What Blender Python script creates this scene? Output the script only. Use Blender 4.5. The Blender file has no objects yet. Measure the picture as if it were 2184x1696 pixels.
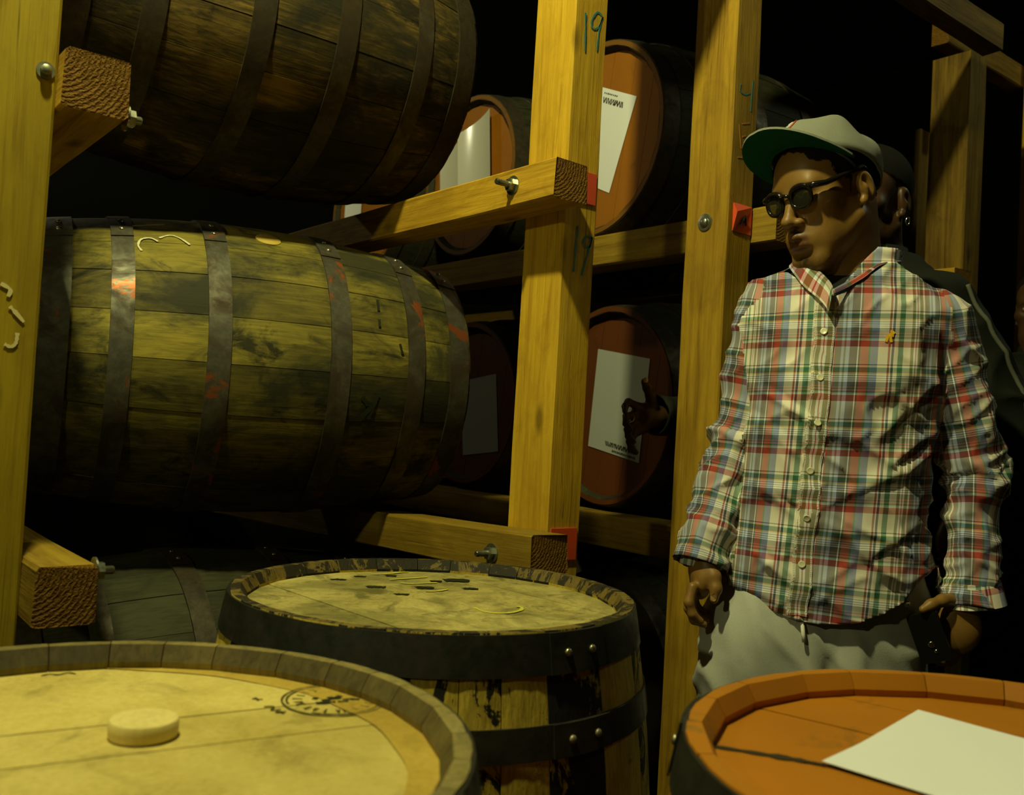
import bpy, bmesh, math, random
import numpy as np
from mathutils import Vector, Matrix
from mathutils.bvhtree import BVHTree
R = math.radians
scene = bpy.context.scene
COL = scene.collection
random.seed(7)
rng = np.random.default_rng(11)

# ---------------------------------------------------------------- camera, world, exposure
CAM = Vector((-1.225, -1.4042, 1.1522))
cam_data = bpy.data.cameras.new('camera')
cam_data.sensor_width = 36.0
cam_data.lens = 1986.96 / 2184 * 36.0
cam_data.clip_start = 0.02
cam_data.dof.use_dof = True
cam_data.dof.focus_distance = 1.75
cam_data.dof.aperture_fstop = 6.3
cam = bpy.data.objects.new('camera', cam_data)
COL.objects.link(cam)
_r, _u, _f = Vector((0.77966, -0.62358, 0.05736)), Vector((-0.06419, 0.01153, 0.99787)), Vector((0.62291, 0.78168, 0.03103))
cam.matrix_world = Matrix((( _r.x, _u.x, -_f.x, CAM.x), (_r.y, _u.y, -_f.y, CAM.y), (_r.z, _u.z, -_f.z, CAM.z), (0, 0, 0, 1)))
scene.camera = cam

world = bpy.data.worlds.new('world')
scene.world = world
world.use_nodes = True
world.node_tree.nodes['Background'].inputs[0].default_value = (0.9, 0.9, 0.55, 1)
world.node_tree.nodes['Background'].inputs[1].default_value = 0.004

scene.view_settings.view_transform = 'Standard'
scene.view_settings.look = 'None'
scene.view_settings.gamma = 1.0
scene.view_settings.use_curve_mapping = False
scene.view_settings.exposure = 0.0

# the pendant lamps of the aisle: position, watts, bulb radius, colour (built as objects further down)
LAMPS = [((-1.10, -0.42, 3.08), 150.0, 0.045, (1.0, 0.962, 0.44)),
         ((2.5, -1.3, 3.30), 18.0, 0.07, (0.93, 1.0, 0.62)),
         ((-0.95, 3.05, 3.00), 15.0, 0.05, (1.0, 0.95, 0.58)),
         ((-3.25, -0.55, 2.45), 38.0, 0.06, (1.0, 0.962, 0.45))]

# ---------------------------------------------------------------- object helpers
def link(o, parent=None):
    COL.objects.link(o)
    if parent is not None:
        o.parent = parent
    return o

def tag(o, label=None, cat=None, group=None, kind=None):
    if label: o['label'] = label
    if cat: o['category'] = cat
    if group: o['group'] = group
    if kind: o['kind'] = kind
    return o

def empty(name, loc=(0, 0, 0), rot=(0, 0, 0), **kw):
    o = bpy.data.objects.new(name, None)
    o.empty_display_size = 0.1
    link(o)
    o.location = loc
    o.rotation_euler = rot
    return tag(o, **kw)

def mesh_from(name, verts, faces, mats, smooth=False, sharp=None, mi=None):
    me = bpy.data.meshes.new(name)
    me.from_pydata([tuple(v) for v in verts], [], [tuple(f) for f in faces])
    if not isinstance(mats, (list, tuple)): mats = [mats]
    for m in mats: me.materials.append(m)
    if mi is not None: me.polygons.foreach_set('material_index', mi)
    if smooth:
        me.polygons.foreach_set('use_smooth', [True] * len(me.polygons))
        if sharp: me.set_sharp_from_angle(angle=R(sharp))
    me.update()
    return me

def obj(name, me, parent=None, **kw):
    o = bpy.data.objects.new(name, me)
    link(o, parent)
    return tag(o, **kw)

class MB:
    """collects verts / faces of one mesh"""
    def __init__(self): self.v, self.f, self.m = [], [], []
    def add(self, vs, fs, mi=0):
        b = len(self.v)
        self.v += [tuple(x) for x in vs]
        self.f += [tuple(b + i for i in f) for f in fs]
        self.m += [mi] * len(fs)
    def box(self, lo, hi, mi=0, M=None):
        x0, y0, z0 = lo; x1, y1, z1 = hi
        vs = [(x0,y0,z0),(x1,y0,z0),(x1,y1,z0),(x0,y1,z0),(x0,y0,z1),(x1,y0,z1),(x1,y1,z1),(x0,y1,z1)]
        if M is not None: vs = [tuple(M @ Vector(v)) for v in vs]
        self.add(vs, [(0,3,2,1),(4,5,6,7),(0,1,5,4),(1,2,6,5),(2,3,7,6),(3,0,4,7)], mi)
    def lathe(self, prof, n=24, mi=0, M=None, cap=True):
        """profile of (r, z) from bottom to top about local Z"""
        vs, fs = [], []
        for r, z in prof:
            for k in range(n):
                a = 2 * math.pi * k / n
                vs.append((r * math.cos(a), r * math.sin(a), z))
        for i in range(len(prof) - 1):
            for k in range(n):
                k2 = (k + 1) % n
                fs.append((i*n+k, i*n+k2, (i+1)*n+k2, (i+1)*n+k))
        if cap:
            fs.append(tuple(range(n - 1, -1, -1)))
            fs.append(tuple((len(prof)-1)*n + k for k in range(n)))
        if M is not None: vs = [tuple(M @ Vector(v)) for v in vs]
        self.add(vs, fs, mi)
    def tube(self, pts, rad, n=8, mi=0, closed=False):
        pts = [Vector(p) for p in pts]
        if not hasattr(rad, '__len__'): rad = [rad] * len(pts)
        N = len(pts); vs, fs = [], []
        ref = Vector((0.13, 0.27, 0.95)).normalized()
        for i, p in enumerate(pts):
            a = pts[(i - 1) % N] if (closed or i > 0) else p
            b = pts[(i + 1) % N] if (closed or i < N - 1) else p
            t = (b - a).normalized()
            s = t.cross(ref)
            if s.length < 1e-3: s = t.cross(Vector((1, 0, 0)))
            s.normalize(); q = s.cross(t).normalized()
            for k in range(n):
                an = 2 * math.pi * k / n
                vs.append(p + (s * math.cos(an) + q * math.sin(an)) * rad[i])
        rng_ = range(N if closed else N - 1)
        for i in rng_:
            j = (i + 1) % N
            for k in range(n):
                k2 = (k + 1) % n
                fs.append((i*n+k, i*n+k2, j*n+k2, j*n+k))
        if not closed:
            fs.append(tuple(range(n - 1, -1, -1)))
            fs.append(tuple((N-1)*n + k for k in range(n)))
        self.add(vs, fs, mi)
    def build(self, name, mats, parent=None, smooth=False, sharp=None, **kw):
        me = mesh_from(name, self.v, self.f, mats, smooth, sharp, self.m)
        return obj(name, me, parent, **kw)

def ribbon(pts, w, nrm, lift=0.0006, th=0.0006):
    """flat raised stroke along a polyline lying on a surface; pts and nrm are lists of Vectors"""
    mb = MB(); vs = []; n = len(pts)
    for i in range(n):
        a, b = pts[max(i-1, 0)], pts[min(i+1, n-1)]
        t = (b - a).normalized(); N = nrm[i] if isinstance(nrm, list) else nrm
        s = N.cross(t).normalized() * (w[i] if hasattr(w, '__len__') else w) * 0.5
        for sg in (-1, 1):
            vs.append(pts[i] + s * sg + N * lift); vs.append(pts[i] + s * sg + N * (lift + th))
    fs = []
    for i in range(n - 1):
        a, b = i * 4, i * 4 + 4
        fs += [(a+1, a+3, b+3, b+1), (a, b, b+2, a+2), (a, a+1, b+1, b), (a+2, b+2, b+3, a+3)]
    fs += [(0, 2, 3, 1), (4*n-4, 4*n-3, 4*n-1, 4*n-2)]
    mb.add(vs, fs)
    return mb

def smooth_pts(ps, k=5):
    """Catmull-Rom through the points"""
    ps = [Vector(p) for p in ps]; out = []
    for i in range(len(ps) - 1):
        p0, p1, p2, p3 = ps[max(i-1, 0)], ps[i], ps[i+1], ps[min(i+2, len(ps)-1)]
        for j in range(k):
            t = j / k
            out.append(0.5 * ((2*p1) + (p2-p0)*t + (2*p0-5*p1+4*p2-p3)*t*t + (3*p1-p0-3*p2+p3)*t**3))
    out.append(ps[-1])
    return out

# ---------------------------------------------------------------- material helpers
class G:
    def __init__(self, name):
        self.m = bpy.data.materials.new(name); self.m.use_nodes = True
        self.t = self.m.node_tree; self.n = self.t.nodes
        self.b = self.n['Principled BSDF']
        self.tc = self.n.new('ShaderNodeTexCoord')
    def L(self, a, b): self.t.links.new(a, b)
    def put(self, sock, v):
        if hasattr(v, 'is_linked') or hasattr(v, 'links'): self.L(v, sock)
        elif hasattr(v, '__len__') and len(v) == 3 and sock.type == 'RGBA': sock.default_value = (*v, 1)
        else: sock.default_value = v
    def map(self, scale=(1,1,1), loc=(0,0,0), rot=(0,0,0), src=None):
        x = self.n.new('ShaderNodeMapping')
        x.inputs['Scale'].default_value = scale; x.inputs['Location'].default_value = loc; x.inputs['Rotation'].default_value = rot
        self.L(src or self.tc.outputs['Object'], x.inputs[0]); return x.outputs[0]
    def noise(self, vec, scale=5, detail=4, rough=0.55, dist=0.0):
        x = self.n.new('ShaderNodeTexNoise')
        x.inputs['Scale'].default_value = scale; x.inputs['Detail'].default_value = detail
        x.inputs['Roughness'].default_value = rough; x.inputs['Distortion'].default_value = dist
        self.L(vec, x.inputs['Vector']); return x.outputs['Fac']
    def voro(self, vec, scale=5, feature='F1'):
        x = self.n.new('ShaderNodeTexVoronoi'); x.feature = feature
        x.inputs['Scale'].default_value = scale; self.L(vec, x.inputs['Vector']); return x.outputs['Distance']
    def rings(self, vec, scale, dist=2.0, dscale=1.0):
        x = self.n.new('ShaderNodeTexWave'); x.wave_type = 'RINGS'; x.rings_direction = 'Z'
        x.inputs['Scale'].default_value = scale; x.inputs['Distortion'].default_value = dist
        x.inputs['Detail'].default_value = 3; x.inputs['Detail Scale'].default_value = dscale
        self.L(vec, x.inputs['Vector']); return x.outputs['Fac']
    def ramp(self, fac, stops, interp='LINEAR'):
        x = self.n.new('ShaderNodeValToRGB'); cr = x.color_ramp; cr.interpolation = interp
        while len(cr.elements) < len(stops): cr.elements.new(0.5)
        for e, (p, c) in zip(cr.elements, stops):
            e.position = p; e.color = (*c, 1) if hasattr(c, '__len__') else (c, c, c, 1)
        self.put(x.inputs[0], fac); return x.outputs[0]
    def mix(self, fac, a, b, mode='MIX'):
        x = self.n.new('ShaderNodeMix'); x.data_type = 'RGBA'; x.blend_type = mode
        self.put(x.inputs[0], fac); self.put(x.inputs[6], a); self.put(x.inputs[7], b); return x.outputs[2]
    def math(self, op, a, b=0.0, c=None):
        x = self.n.new('ShaderNodeMath'); x.operation = op
        self.put(x.inputs[0], a); self.put(x.inputs[1], b)
        if c is not None: self.put(x.inputs[2], c)
        return x.outputs[0]
    def rand(self):
        return self.n.new('ShaderNodeObjectInfo').outputs['Random']
    def sep(self, vec):
        x = self.n.new('ShaderNodeSeparateXYZ'); self.L(vec, x.inputs[0]); return x.outputs
    def bump(self, h, strength=0.3, dist=0.002):
        x = self.n.new('ShaderNodeBump'); x.inputs['Strength'].default_value = strength
        x.inputs['Distance'].default_value = dist; self.L(h, x.inputs['Height'])
        self.L(x.outputs[0], self.b.inputs['Normal'])
    def fin(self, col, rough=0.7, metal=0.0, spec=0.3):
        self.put(self.b.inputs['Base Color'], col); self.put(self.b.inputs['Roughness'], rough)
        self.put(self.b.inputs['Metallic'], metal); self.b.inputs['Specular IOR Level'].default_value = spec
        return self.m

def plain(name, col, rough=0.6, metal=0.0, spec=0.3):
    return G(name).fin(col, rough, metal, spec)

def mat_lumber(name, light, mid, dark, knots=True):
    g = G(name)
    r = g.rand()
    off = g.n.new('ShaderNodeCombineXYZ'); g.L(g.math('MULTIPLY', r, 37.0), off.inputs[0]); g.L(g.math('MULTIPLY', r, 91.0), off.inputs[2])
    add = g.n.new('ShaderNodeVectorMath'); g.L(g.tc.outputs['Object'], add.inputs[0]); g.L(off.outputs[0], add.inputs[1])
    src = add.outputs[0]
    grain = g.noise(g.map((26, 26, 1.1), src=src), 3.0, 6, 0.62, 0.6)
    fine = g.noise(g.map((120, 120, 5), src=src), 3.0, 3, 0.6)
    big = g.noise(g.map((5, 5, 1.3), src=src), 2.2, 4, 0.6)
    c = g.ramp(grain, [(0.30, dark), (0.46, mid), (0.66, light)])
    c = g.mix(g.ramp(big, [(0.42, 0.0), (0.70, 0.55)]), c, dark)
    c = g.mix(g.ramp(fine, [(0.35, 0.20), (0.6, 0.0)]), c, dark)
    blot = g.noise(g.map((1, 1, 0.6), src=src), 16, 5, 0.68, 0.6)
    c = g.mix(g.ramp(blot, [(0.50, 0.0), (0.70, 0.55)]), c, dark)
    pale = g.noise(g.map((9, 9, 1.0), loc=(4, 7, 1), src=src), 1.6, 4, 0.6)
    c = g.mix(g.ramp(pale, [(0.52, 0.0), (0.66, 0.5)]), c, tuple(min(1, x * 1.18) for x in light))
    crack = g.noise(g.map((34, 34, 0.55), loc=(1, 3, 5), src=src), 1.0, 3, 0.5, 0.3)
    cm = g.ramp(crack, [(0.492, 0.0), (0.5, 1.0), (0.508, 0.0)])
    cg = g.ramp(g.noise(g.map((2, 2, 1.2), loc=(8, 1, 2), src=src), 2.0, 2, 0.5), [(0.50, 0.0), (0.56, 0.75)])
    c = g.mix(g.math('MULTIPLY', cm, cg), c, tuple(x * 0.12 for x in dark))
    if knots:
        k = g.voro(g.map((9, 9, 3.4), src=src), 1.15)
        km = g.ramp(k, [(0.06, 1.0), (0.16, 0.0)])
        c = g.mix(g.math('MULTIPLY', km, 0.85), c, tuple(x * 0.16 for x in mid))
    c = g.mix(g.math('MULTIPLY', r, 0.25), c, mid)
    g.bump(g.math('ADD', grain, g.math('MULTIPLY', fine, 0.5)), 0.5, 0.002)
    return g.fin(c, 0.72, 0, 0.25)

def mat_endgrain(name, a, b):
    g = G(name); r = g.rand()
    v = g.map((1, 1, 0.15), loc=(0.013, -0.008, 0))
    w = g.rings(v, 46, 5.0, 4.0)
    n = g.noise(g.map((40, 40, 40)), 2, 5, 0.6)
    c = g.mix(0.45, g.ramp(w, [(0.15, b), (0.75, a)]), a)
    c = g.mix(g.ramp(n, [(0.38, 0.75), (0.65, 0.0)]), c, b)
    g.bump(g.math('ADD', w, n), 0.6, 0.003)
    return g.fin(c, 0.85, 0, 0.15)

def mat_stave(name, light, mid, dark, mould, mould_amt=0.5, scale=1.0, var=0.5, edge=0.5):
    """weathered oak; grain runs along local Z"""
    g = G(name); r = g.rand()
    grain = g.noise(g.map((60, 60, 4)), 2.5, 6, 0.62, 0.4)
    big = g.noise(g.map((1, 1, 0.6)), 6.0 * scale, 6, 0.66, 0.6)
    blot = g.noise(g.map((1, 1, 0.55), loc=(3, 1, 2)), 13 * scale, 5, 0.66, 0.9)
    tone = g.noise(g.map((1, 1, 0.5), loc=(7, 3, 4)), 5.0 * scale, 4, 0.6, 0.4)
    c = g.ramp(g.math('ADD', g.math('MULTIPLY', grain, 0.45), g.math('MULTIPLY', tone, 0.55)), [(0.36, dark), (0.48, mid), (0.60, light)])
    c = g.mix(g.ramp(big, [(0.43, 0.0), (0.58, mould_amt)]), c, mould)
    c = g.mix(g.ramp(blot, [(0.52, 0.0), (0.66, mould_amt)]), c, tuple(x * 0.45 for x in mould))
    sh = g.math('ADD', g.math('MULTIPLY', r, var), 1.0 - 0.55 * var)
    mul = g.n.new('ShaderNodeVectorMath'); mul.operation = 'SCALE'; g.L(c, mul.inputs[0]); g.L(sh, mul.inputs['Scale'])
    g.bump(g.math('ADD', g.math('MULTIPLY', grain, 0.6), g.math('MULTIPLY', blot, 0.7)), 0.45, 0.0025)
    return g.fin(mul.outputs[0], 0.72, 0, 0.28)

def mat_patchy(name, tan, black, bias):
    """oak with black char or tar in ragged patches"""
    g = G(name)
    n = g.noise(g.map((1, 1, 0.5)), 16, 7, 0.68, 1.2)
    s = g.noise(g.map((90, 90, 5)), 2, 4, 0.6)
    e = g.math('ADD', n, g.math('MULTIPLY', g.math('SUBTRACT', s, 0.5), 0.22))
    m = g.ramp(e, [(bias - 0.015, 0.0), (bias + 0.015, 1.0)])
    t = g.ramp(s, [(0.3, tuple(x * 0.6 for x in tan)), (0.6, tan)])
    blot = g.noise(g.map((3, 3, 3)), 6, 5, 0.6)
    t = g.mix(g.ramp(blot, [(0.45, 0), (0.65, 0.5)]), t, tuple(x * 0.45 for x in tan))
    g.bump(g.math('ADD', e, s), 0.5, 0.002)
    return g.fin(g.mix(m, t, black), 0.7, 0, 0.3)

def mat_metal(name, base, rust, amt, flake=None, rough=0.55, metal=0.55):
    g = G(name)
    n = g.noise(g.map((1, 1, 1)), 11, 6, 0.65, 0.6)
    f = g.noise(g.map((1, 1, 1), loc=(5, 2, 1)), 55, 4, 0.7)
    c = g.mix(g.ramp(n, [(0.44, 0.0), (0.60, amt)]), base, rust)
    c = g.mix(g.ramp(f, [(0.4, 0.55), (0.62, 0.0)]), c, tuple(x * 0.4 for x in base))
    if flake:
        p = g.noise(g.map((1, 1, 1), loc=(9, 4, 7)), 7.5, 5, 0.7, 0.8)
        c = g.mix(g.ramp(p, [(0.60, 0.0), (0.64, 0.9)]), c, flake)
    g.bump(f, 0.35, 0.001)
    return g.fin(c, g.ramp(n, [(0.4, rough - 0.12), (0.65, rough + 0.25)]), metal, 0.4)

def mat_painted(name, base, worn, amt):
    g = G(name)
    n = g.noise(g.map((1, 1, 1)), 14, 6, 0.7, 0.5)
    s = g.noise(g.map((50, 50, 50)), 2, 4, 0.6)
    big = g.noise(g.map((1, 1, 1), loc=(2, 8, 1)), 3.5, 4, 0.6)
    c = g.mix(g.ramp(big, [(0.35, 0.4), (0.65, 0.0)]), base, tuple(x * 0.62 for x in base))
    c = g.mix(g.ramp(n, [(0.60, 0.0), (0.68, amt)]), c, worn)
    g.bump(g.math('ADD', n, g.math('MULTIPLY', s, 0.3)), 0.25, 0.0015)
    return g.fin(c, 0.62, 0, 0.3)

M = {}
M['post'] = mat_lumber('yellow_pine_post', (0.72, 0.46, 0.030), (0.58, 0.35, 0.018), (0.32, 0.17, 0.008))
M['post_dimmed'] = mat_lumber('dimmed_pine_post', (0.46, 0.285, 0.018), (0.36, 0.21, 0.012), (0.18, 0.095, 0.006))  # post pine darkened in colour for lamp light falling off
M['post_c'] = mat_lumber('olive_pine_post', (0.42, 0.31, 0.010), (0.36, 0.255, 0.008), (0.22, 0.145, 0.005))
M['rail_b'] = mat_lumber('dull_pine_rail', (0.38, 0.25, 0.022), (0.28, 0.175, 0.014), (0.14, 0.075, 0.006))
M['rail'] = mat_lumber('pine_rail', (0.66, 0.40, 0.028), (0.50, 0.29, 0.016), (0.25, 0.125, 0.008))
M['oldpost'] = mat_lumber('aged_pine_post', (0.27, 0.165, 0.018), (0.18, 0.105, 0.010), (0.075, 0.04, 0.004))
M['end'] = mat_endgrain('pine_end_grain', (0.25, 0.130, 0.018), (0.15, 0.070, 0.010))
M['stave_mid'] = mat_stave('weathered_oak_olive', (0.28, 0.225, 0.030), (0.165, 0.135, 0.019), (0.070, 0.058, 0.010), (0.034, 0.035, 0.013), 0.95, 1.0, 0.7)
M['stave_dark'] = mat_stave('blackened_oak', (0.24, 0.155, 0.024), (0.075, 0.052, 0.010), (0.020, 0.016, 0.006), (0.012, 0.012, 0.007), 0.9, 0.9, 0.8)
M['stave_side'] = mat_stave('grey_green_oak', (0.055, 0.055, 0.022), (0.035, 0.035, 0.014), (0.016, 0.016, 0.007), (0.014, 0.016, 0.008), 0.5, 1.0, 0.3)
M['stave_black'] = mat_patchy('charred_stave_black', (0.60, 0.44, 0.05), (0.012, 0.012, 0.008), 0.40)
M['stave_tan'] = mat_patchy('charred_stave_tan', (0.66, 0.49, 0.055), (0.014, 0.013, 0.008), 0.64)
M['stave_half'] = mat_patchy('charred_stave_patchy', (0.64, 0.47, 0.055), (0.012, 0.012, 0.008), 0.50)
M['chime'] = mat_stave('stained_chime', (0.13, 0.10, 0.03), (0.09, 0.068, 0.020), (0.05, 0.036, 0.010), (0.05, 0.045, 0.018), 0.5, 1.0, 0.5)
M['chime_char'] = mat_patchy('charred_chime', (0.20, 0.14, 0.03), (0.022, 0.018, 0.009), 0.50)
M['stave_new'] = mat_stave('new_oak_stave', (0.30, 0.24, 0.08), (0.23, 0.18, 0.055), (0.12, 0.09, 0.028), (0.11, 0.105, 0.05), 0.5, 1.0, 0.3)
M['stave_orange'] = mat_painted('orange_painted_stave', (0.44, 0.165, 0.004), (0.20, 0.12, 0.02), 0.8)
M['head_new'] = mat_stave('new_oak_head', (0.66, 0.53, 0.16), (0.58, 0.455, 0.125), (0.44, 0.33, 0.075), (0.40, 0.30, 0.055), 0.45, 0.8, 0.16)
M['head_wet'] = mat_stave('wet_oak_head', (0.58, 0.40, 0.07), (0.50, 0.34, 0.05), (0.36, 0.23, 0.03), (0.34, 0.22, 0.03), 0.4, 0.8, 0.2)
M['head_old'] = mat_stave('aged_oak_head', (0.52, 0.44, 0.15), (0.42, 0.345, 0.105), (0.27, 0.21, 0.055), (0.20, 0.175, 0.05), 0.75, 1.3, 0.25)
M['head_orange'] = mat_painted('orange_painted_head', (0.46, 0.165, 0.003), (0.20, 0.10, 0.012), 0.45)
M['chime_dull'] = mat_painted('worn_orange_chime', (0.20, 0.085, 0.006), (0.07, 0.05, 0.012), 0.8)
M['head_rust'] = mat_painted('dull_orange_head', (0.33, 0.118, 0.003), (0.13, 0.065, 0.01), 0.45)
M['head_red_shaded'] = mat_painted('shaded_red_painted_head', (0.125, 0.034, 0.003), (0.06, 0.022, 0.004), 0.4)  # red-brown paint darkened to stand in for shade on the lower heads
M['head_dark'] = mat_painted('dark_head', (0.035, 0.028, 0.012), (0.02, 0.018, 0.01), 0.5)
M['hoop_rust'] = mat_metal('rusty_hoop', (0.135, 0.130, 0.095), (0.060, 0.034, 0.014), 0.85, (0.30, 0.080, 0.018))
M['hoop_dark'] = mat_metal('dark_hoop', (0.085, 0.072, 0.045), (0.05, 0.03, 0.012), 0.7)
M['hoop_black'] = mat_metal('black_hoop', (0.030, 0.032, 0.024), (0.038, 0.022, 0.010), 0.5, None, 0.5, 0.3)
M['rivet'] = mat_metal('rivet_steel', (0.50, 0.46, 0.30), (0.2, 0.12, 0.05), 0.3, None, 0.32, 0.9)
M['zinc'] = mat_metal('zinc_bolt', (0.42, 0.44, 0.34), (0.22, 0.20, 0.10), 0.5, None, 0.35, 0.9)
M['bung'] = mat_stave('bung_poplar', (0.50, 0.36, 0.07), (0.44, 0.31, 0.055), (0.32, 0.21, 0.03), (0.25, 0.17, 0.03), 0.3)
M['plug'] = mat_stave('pale_plug', (0.72, 0.60, 0.24), (0.66, 0.54, 0.20), (0.55, 0.43, 0.14), (0.45, 0.35, 0.10), 0.25)
M['paper'] = plain('paper', (0.80, 0.82, 0.86), 0.8, 0, 0.1)
M['paper_shaded'] = plain('shaded_paper', (0.40, 0.42, 0.40), 0.85, 0, 0.1)  # white paper greyed in colour to stand in for shade
M['plastic_sleeve'] = plain('plastic_sleeve', (0.66, 0.64, 0.56), 0.18, 0, 0.6)
M['ink'] = plain('black_ink', (0.025, 0.028, 0.012), 0.8, 0, 0.1)
M['ink_soft'] = plain('faded_ink', (0.075, 0.068, 0.02), 0.9, 0, 0.1)
M['chalk'] = plain('white_chalk', (0.70, 0.66, 0.42), 0.95, 0, 0.05)
M['chalk_dim'] = plain('worn_chalk', (0.74, 0.64, 0.30), 0.95, 0, 0.05)
M['chalk_yellow'] = plain('yellow_crayon', (0.60, 0.55, 0.07), 0.8, 0, 0.1)
M['crayon_blue'] = plain('blue_crayon', (0.05, 0.21, 0.22), 0.8, 0, 0.1)
M['scratch'] = plain('carved_scratch', (0.50, 0.22, 0.035), 0.8, 0, 0.1)
M['tag_orange'] = plain('orange_tag', (0.72, 0.085, 0.022), 0.55, 0, 0.3)
# ---------------------------------------------------------------- the building shell
def mat_shell(name, a, b):
    g = G(name)
    n = g.noise(g.map((1, 1, 1)), 2.5, 6, 0.6)
    s = g.noise(g.map((8, 1, 8)), 3, 5, 0.6)
    g.bump(s, 0.3, 0.004)
    return g.fin(g.mix(n, a, b), 0.9, 0, 0.1)
M['floor'] = mat_shell('stained_concrete', (0.055, 0.045, 0.020), (0.028, 0.022, 0.010))
M['wall'] = mat_shell('dark_board_wall', (0.004, 0.004, 0.002), (0.002, 0.002, 0.001))

def slab(name, lo, hi, m):
    mb = MB(); mb.box(lo, hi)
    return mb.build(name, m, kind='structure')
X0, X1, Y0, Y1, ZC = -4.6, 6.6, -3.0, 4.0, 4.60
slab('floor', (X0, Y0, -0.1), (X1, Y1, 0.0), M['floor'])
slab('ceiling', (X0, Y0, ZC), (X1, Y1, ZC + 0.1), M['wall'])
slab('wall_back', (X0, Y1, 0), (X1, Y1 + 0.1, ZC), M['wall'])
slab('wall_front', (X0, Y0 - 0.1, 0), (X1, Y0, ZC), M['wall'])
slab('wall_left', (X0 - 0.1, Y0, 0), (X0, Y1, ZC), M['wall'])
slab('wall_right', (X1, Y0, 0), (X1 + 0.1, Y1, ZC), M['wall'])

# pendant lamps hanging from the ceiling over the aisle (above the picture)
M['bulb'] = G('lit_bulb').m
_b = M['bulb'].node_tree.nodes['Principled BSDF']
_b.inputs['Emission Color'].default_value = (1, 0.85, 0.5, 1); _b.inputs['Emission Strength'].default_value = 12
M['enamel'] = plain('dark_green_enamel', (0.03, 0.05, 0.03), 0.35)
for (p, watts, rad, colr), lab in zip(LAMPS, ('enamel pendant lamp over the near upright barrels', 'enamel pendant lamp further down the aisle', 'enamel pendant lamp in the dark behind the rick', 'enamel pendant lamp at the near end of the aisle')):
    e = empty('pendant_lamp', (p[0], p[1], p[2]), label=lab, cat='lamp')
    mb = MB(); mb.tube([(0, 0, 0.16), (0, 0, ZC - p[2])], 0.006); mb.build('cord', M['enamel'], e)
    mb = MB(); mb.lathe([(0.17, 0.075), (0.165, 0.08), (0.05, 0.15), (0.03, 0.17)], 24, cap=False)
    mb.build('shade', M['enamel'], e, smooth=True)
    mb = MB(); mb.lathe([(0.012, 0.145), (0.028, 0.12), (0.03, 0.10), (0.018, 0.082), (0.004, 0.078)], 16); mb.build('bulb', M['bulb'], e, smooth=True)
    ld = bpy.data.lights.new('bulb_light', 'POINT'); ld.energy = watts; ld.color = colr; ld.shadow_soft_size = rad
    lo = bpy.data.objects.new('bulb_light', ld); link(lo, e); lo.location = (0, 0, 0)

# ---------------------------------------------------------------- rick timbers
def beam_mesh(name, w, d, Ln, mats, seg=14, jit=0.0012, ch=0.004):
    mb = MB(); vs = []
    ring = [(ch, 0), (w - ch, 0), (w, ch), (w, d - ch), (w - ch, d), (ch, d), (0, d - ch), (0, ch)]
    for i in range(seg + 1):
        z = Ln * i / seg
        for k, (x, y) in enumerate(ring):
            q = jit * (1.6 if i in (0, seg) else 1.0)
            vs.append((x + random.uniform(-q, q), y + random.uniform(-q, q), z + (random.uniform(-1, 1) * 0.002 if i in (0, seg) else 0)))
    fs = []
    for i in range(seg):
        for k in range(8):
            k2 = (k + 1) % 8
            fs.append((i*8+k, i*8+k2, (i+1)*8+k2, (i+1)*8+k))
    mb.add(vs, fs, 0)
    mb.f.append(tuple(range(7, -1, -1))); mb.m.append(1)
    mb.f.append(tuple(seg*8 + k for k in range(8))); mb.m.append(1)
    return mesh_from(name, mb.v, mb.f, mats, mi=mb.m)

POSTS = {}
def post(key, u0, v0, w, d, h, label, m='post', seg=16):
    o = obj('rick_post', beam_mesh('rick_post', w, d, h, [M[m], M['end']], seg), label=label, cat='post', group='upright posts of the barrel rick')
    o.location = (u0, v0, 0); POSTS[key] = o
    return o
PT = 2.95
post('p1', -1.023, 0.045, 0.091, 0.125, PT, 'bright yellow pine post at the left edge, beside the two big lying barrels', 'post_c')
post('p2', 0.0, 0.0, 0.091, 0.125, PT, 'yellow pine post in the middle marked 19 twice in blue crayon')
post('p3', 0.465, -0.037, 0.091, 0.125, PT, 'yellow pine post carrying the orange tag lettered A, behind the plaid shirt man', 'post_dimmed')
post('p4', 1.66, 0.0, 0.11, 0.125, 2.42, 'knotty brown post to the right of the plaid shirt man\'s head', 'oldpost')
post('p5', 2.33, 0.0, 0.091, 0.125, PT, 'post at the far right edge of the picture')
RAILS = {}
def rail(key, u0, vend, ztop, w, h, label, m='rail', vback=3.995, seg=16):
    o = obj('barrel_rail', beam_mesh('barrel_rail', w, h, vback - vend, [M[m], M['end']], seg), label=label, cat='rail', group='rails that carry the barrels')
    o.location = (u0, vend, ztop); o.rotation_euler = (R(-90), 0, 0); RAILS[key] = (o, u0, vend, ztop, w, h)
    return o
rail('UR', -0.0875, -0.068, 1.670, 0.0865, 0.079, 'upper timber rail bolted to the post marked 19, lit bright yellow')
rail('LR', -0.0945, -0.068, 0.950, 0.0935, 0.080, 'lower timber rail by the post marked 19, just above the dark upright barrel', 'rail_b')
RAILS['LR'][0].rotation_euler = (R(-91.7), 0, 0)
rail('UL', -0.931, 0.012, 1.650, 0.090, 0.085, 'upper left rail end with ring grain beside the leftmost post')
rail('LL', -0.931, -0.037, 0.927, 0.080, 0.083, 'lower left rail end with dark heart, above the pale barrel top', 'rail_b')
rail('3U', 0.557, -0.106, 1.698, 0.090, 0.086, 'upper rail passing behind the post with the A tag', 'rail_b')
rail('3L', 0.557, 0.010, 0.928, 0.120, 0.086, 'dim lower rail under the barrel whose paper the hand points at', 'rail_b')
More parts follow.
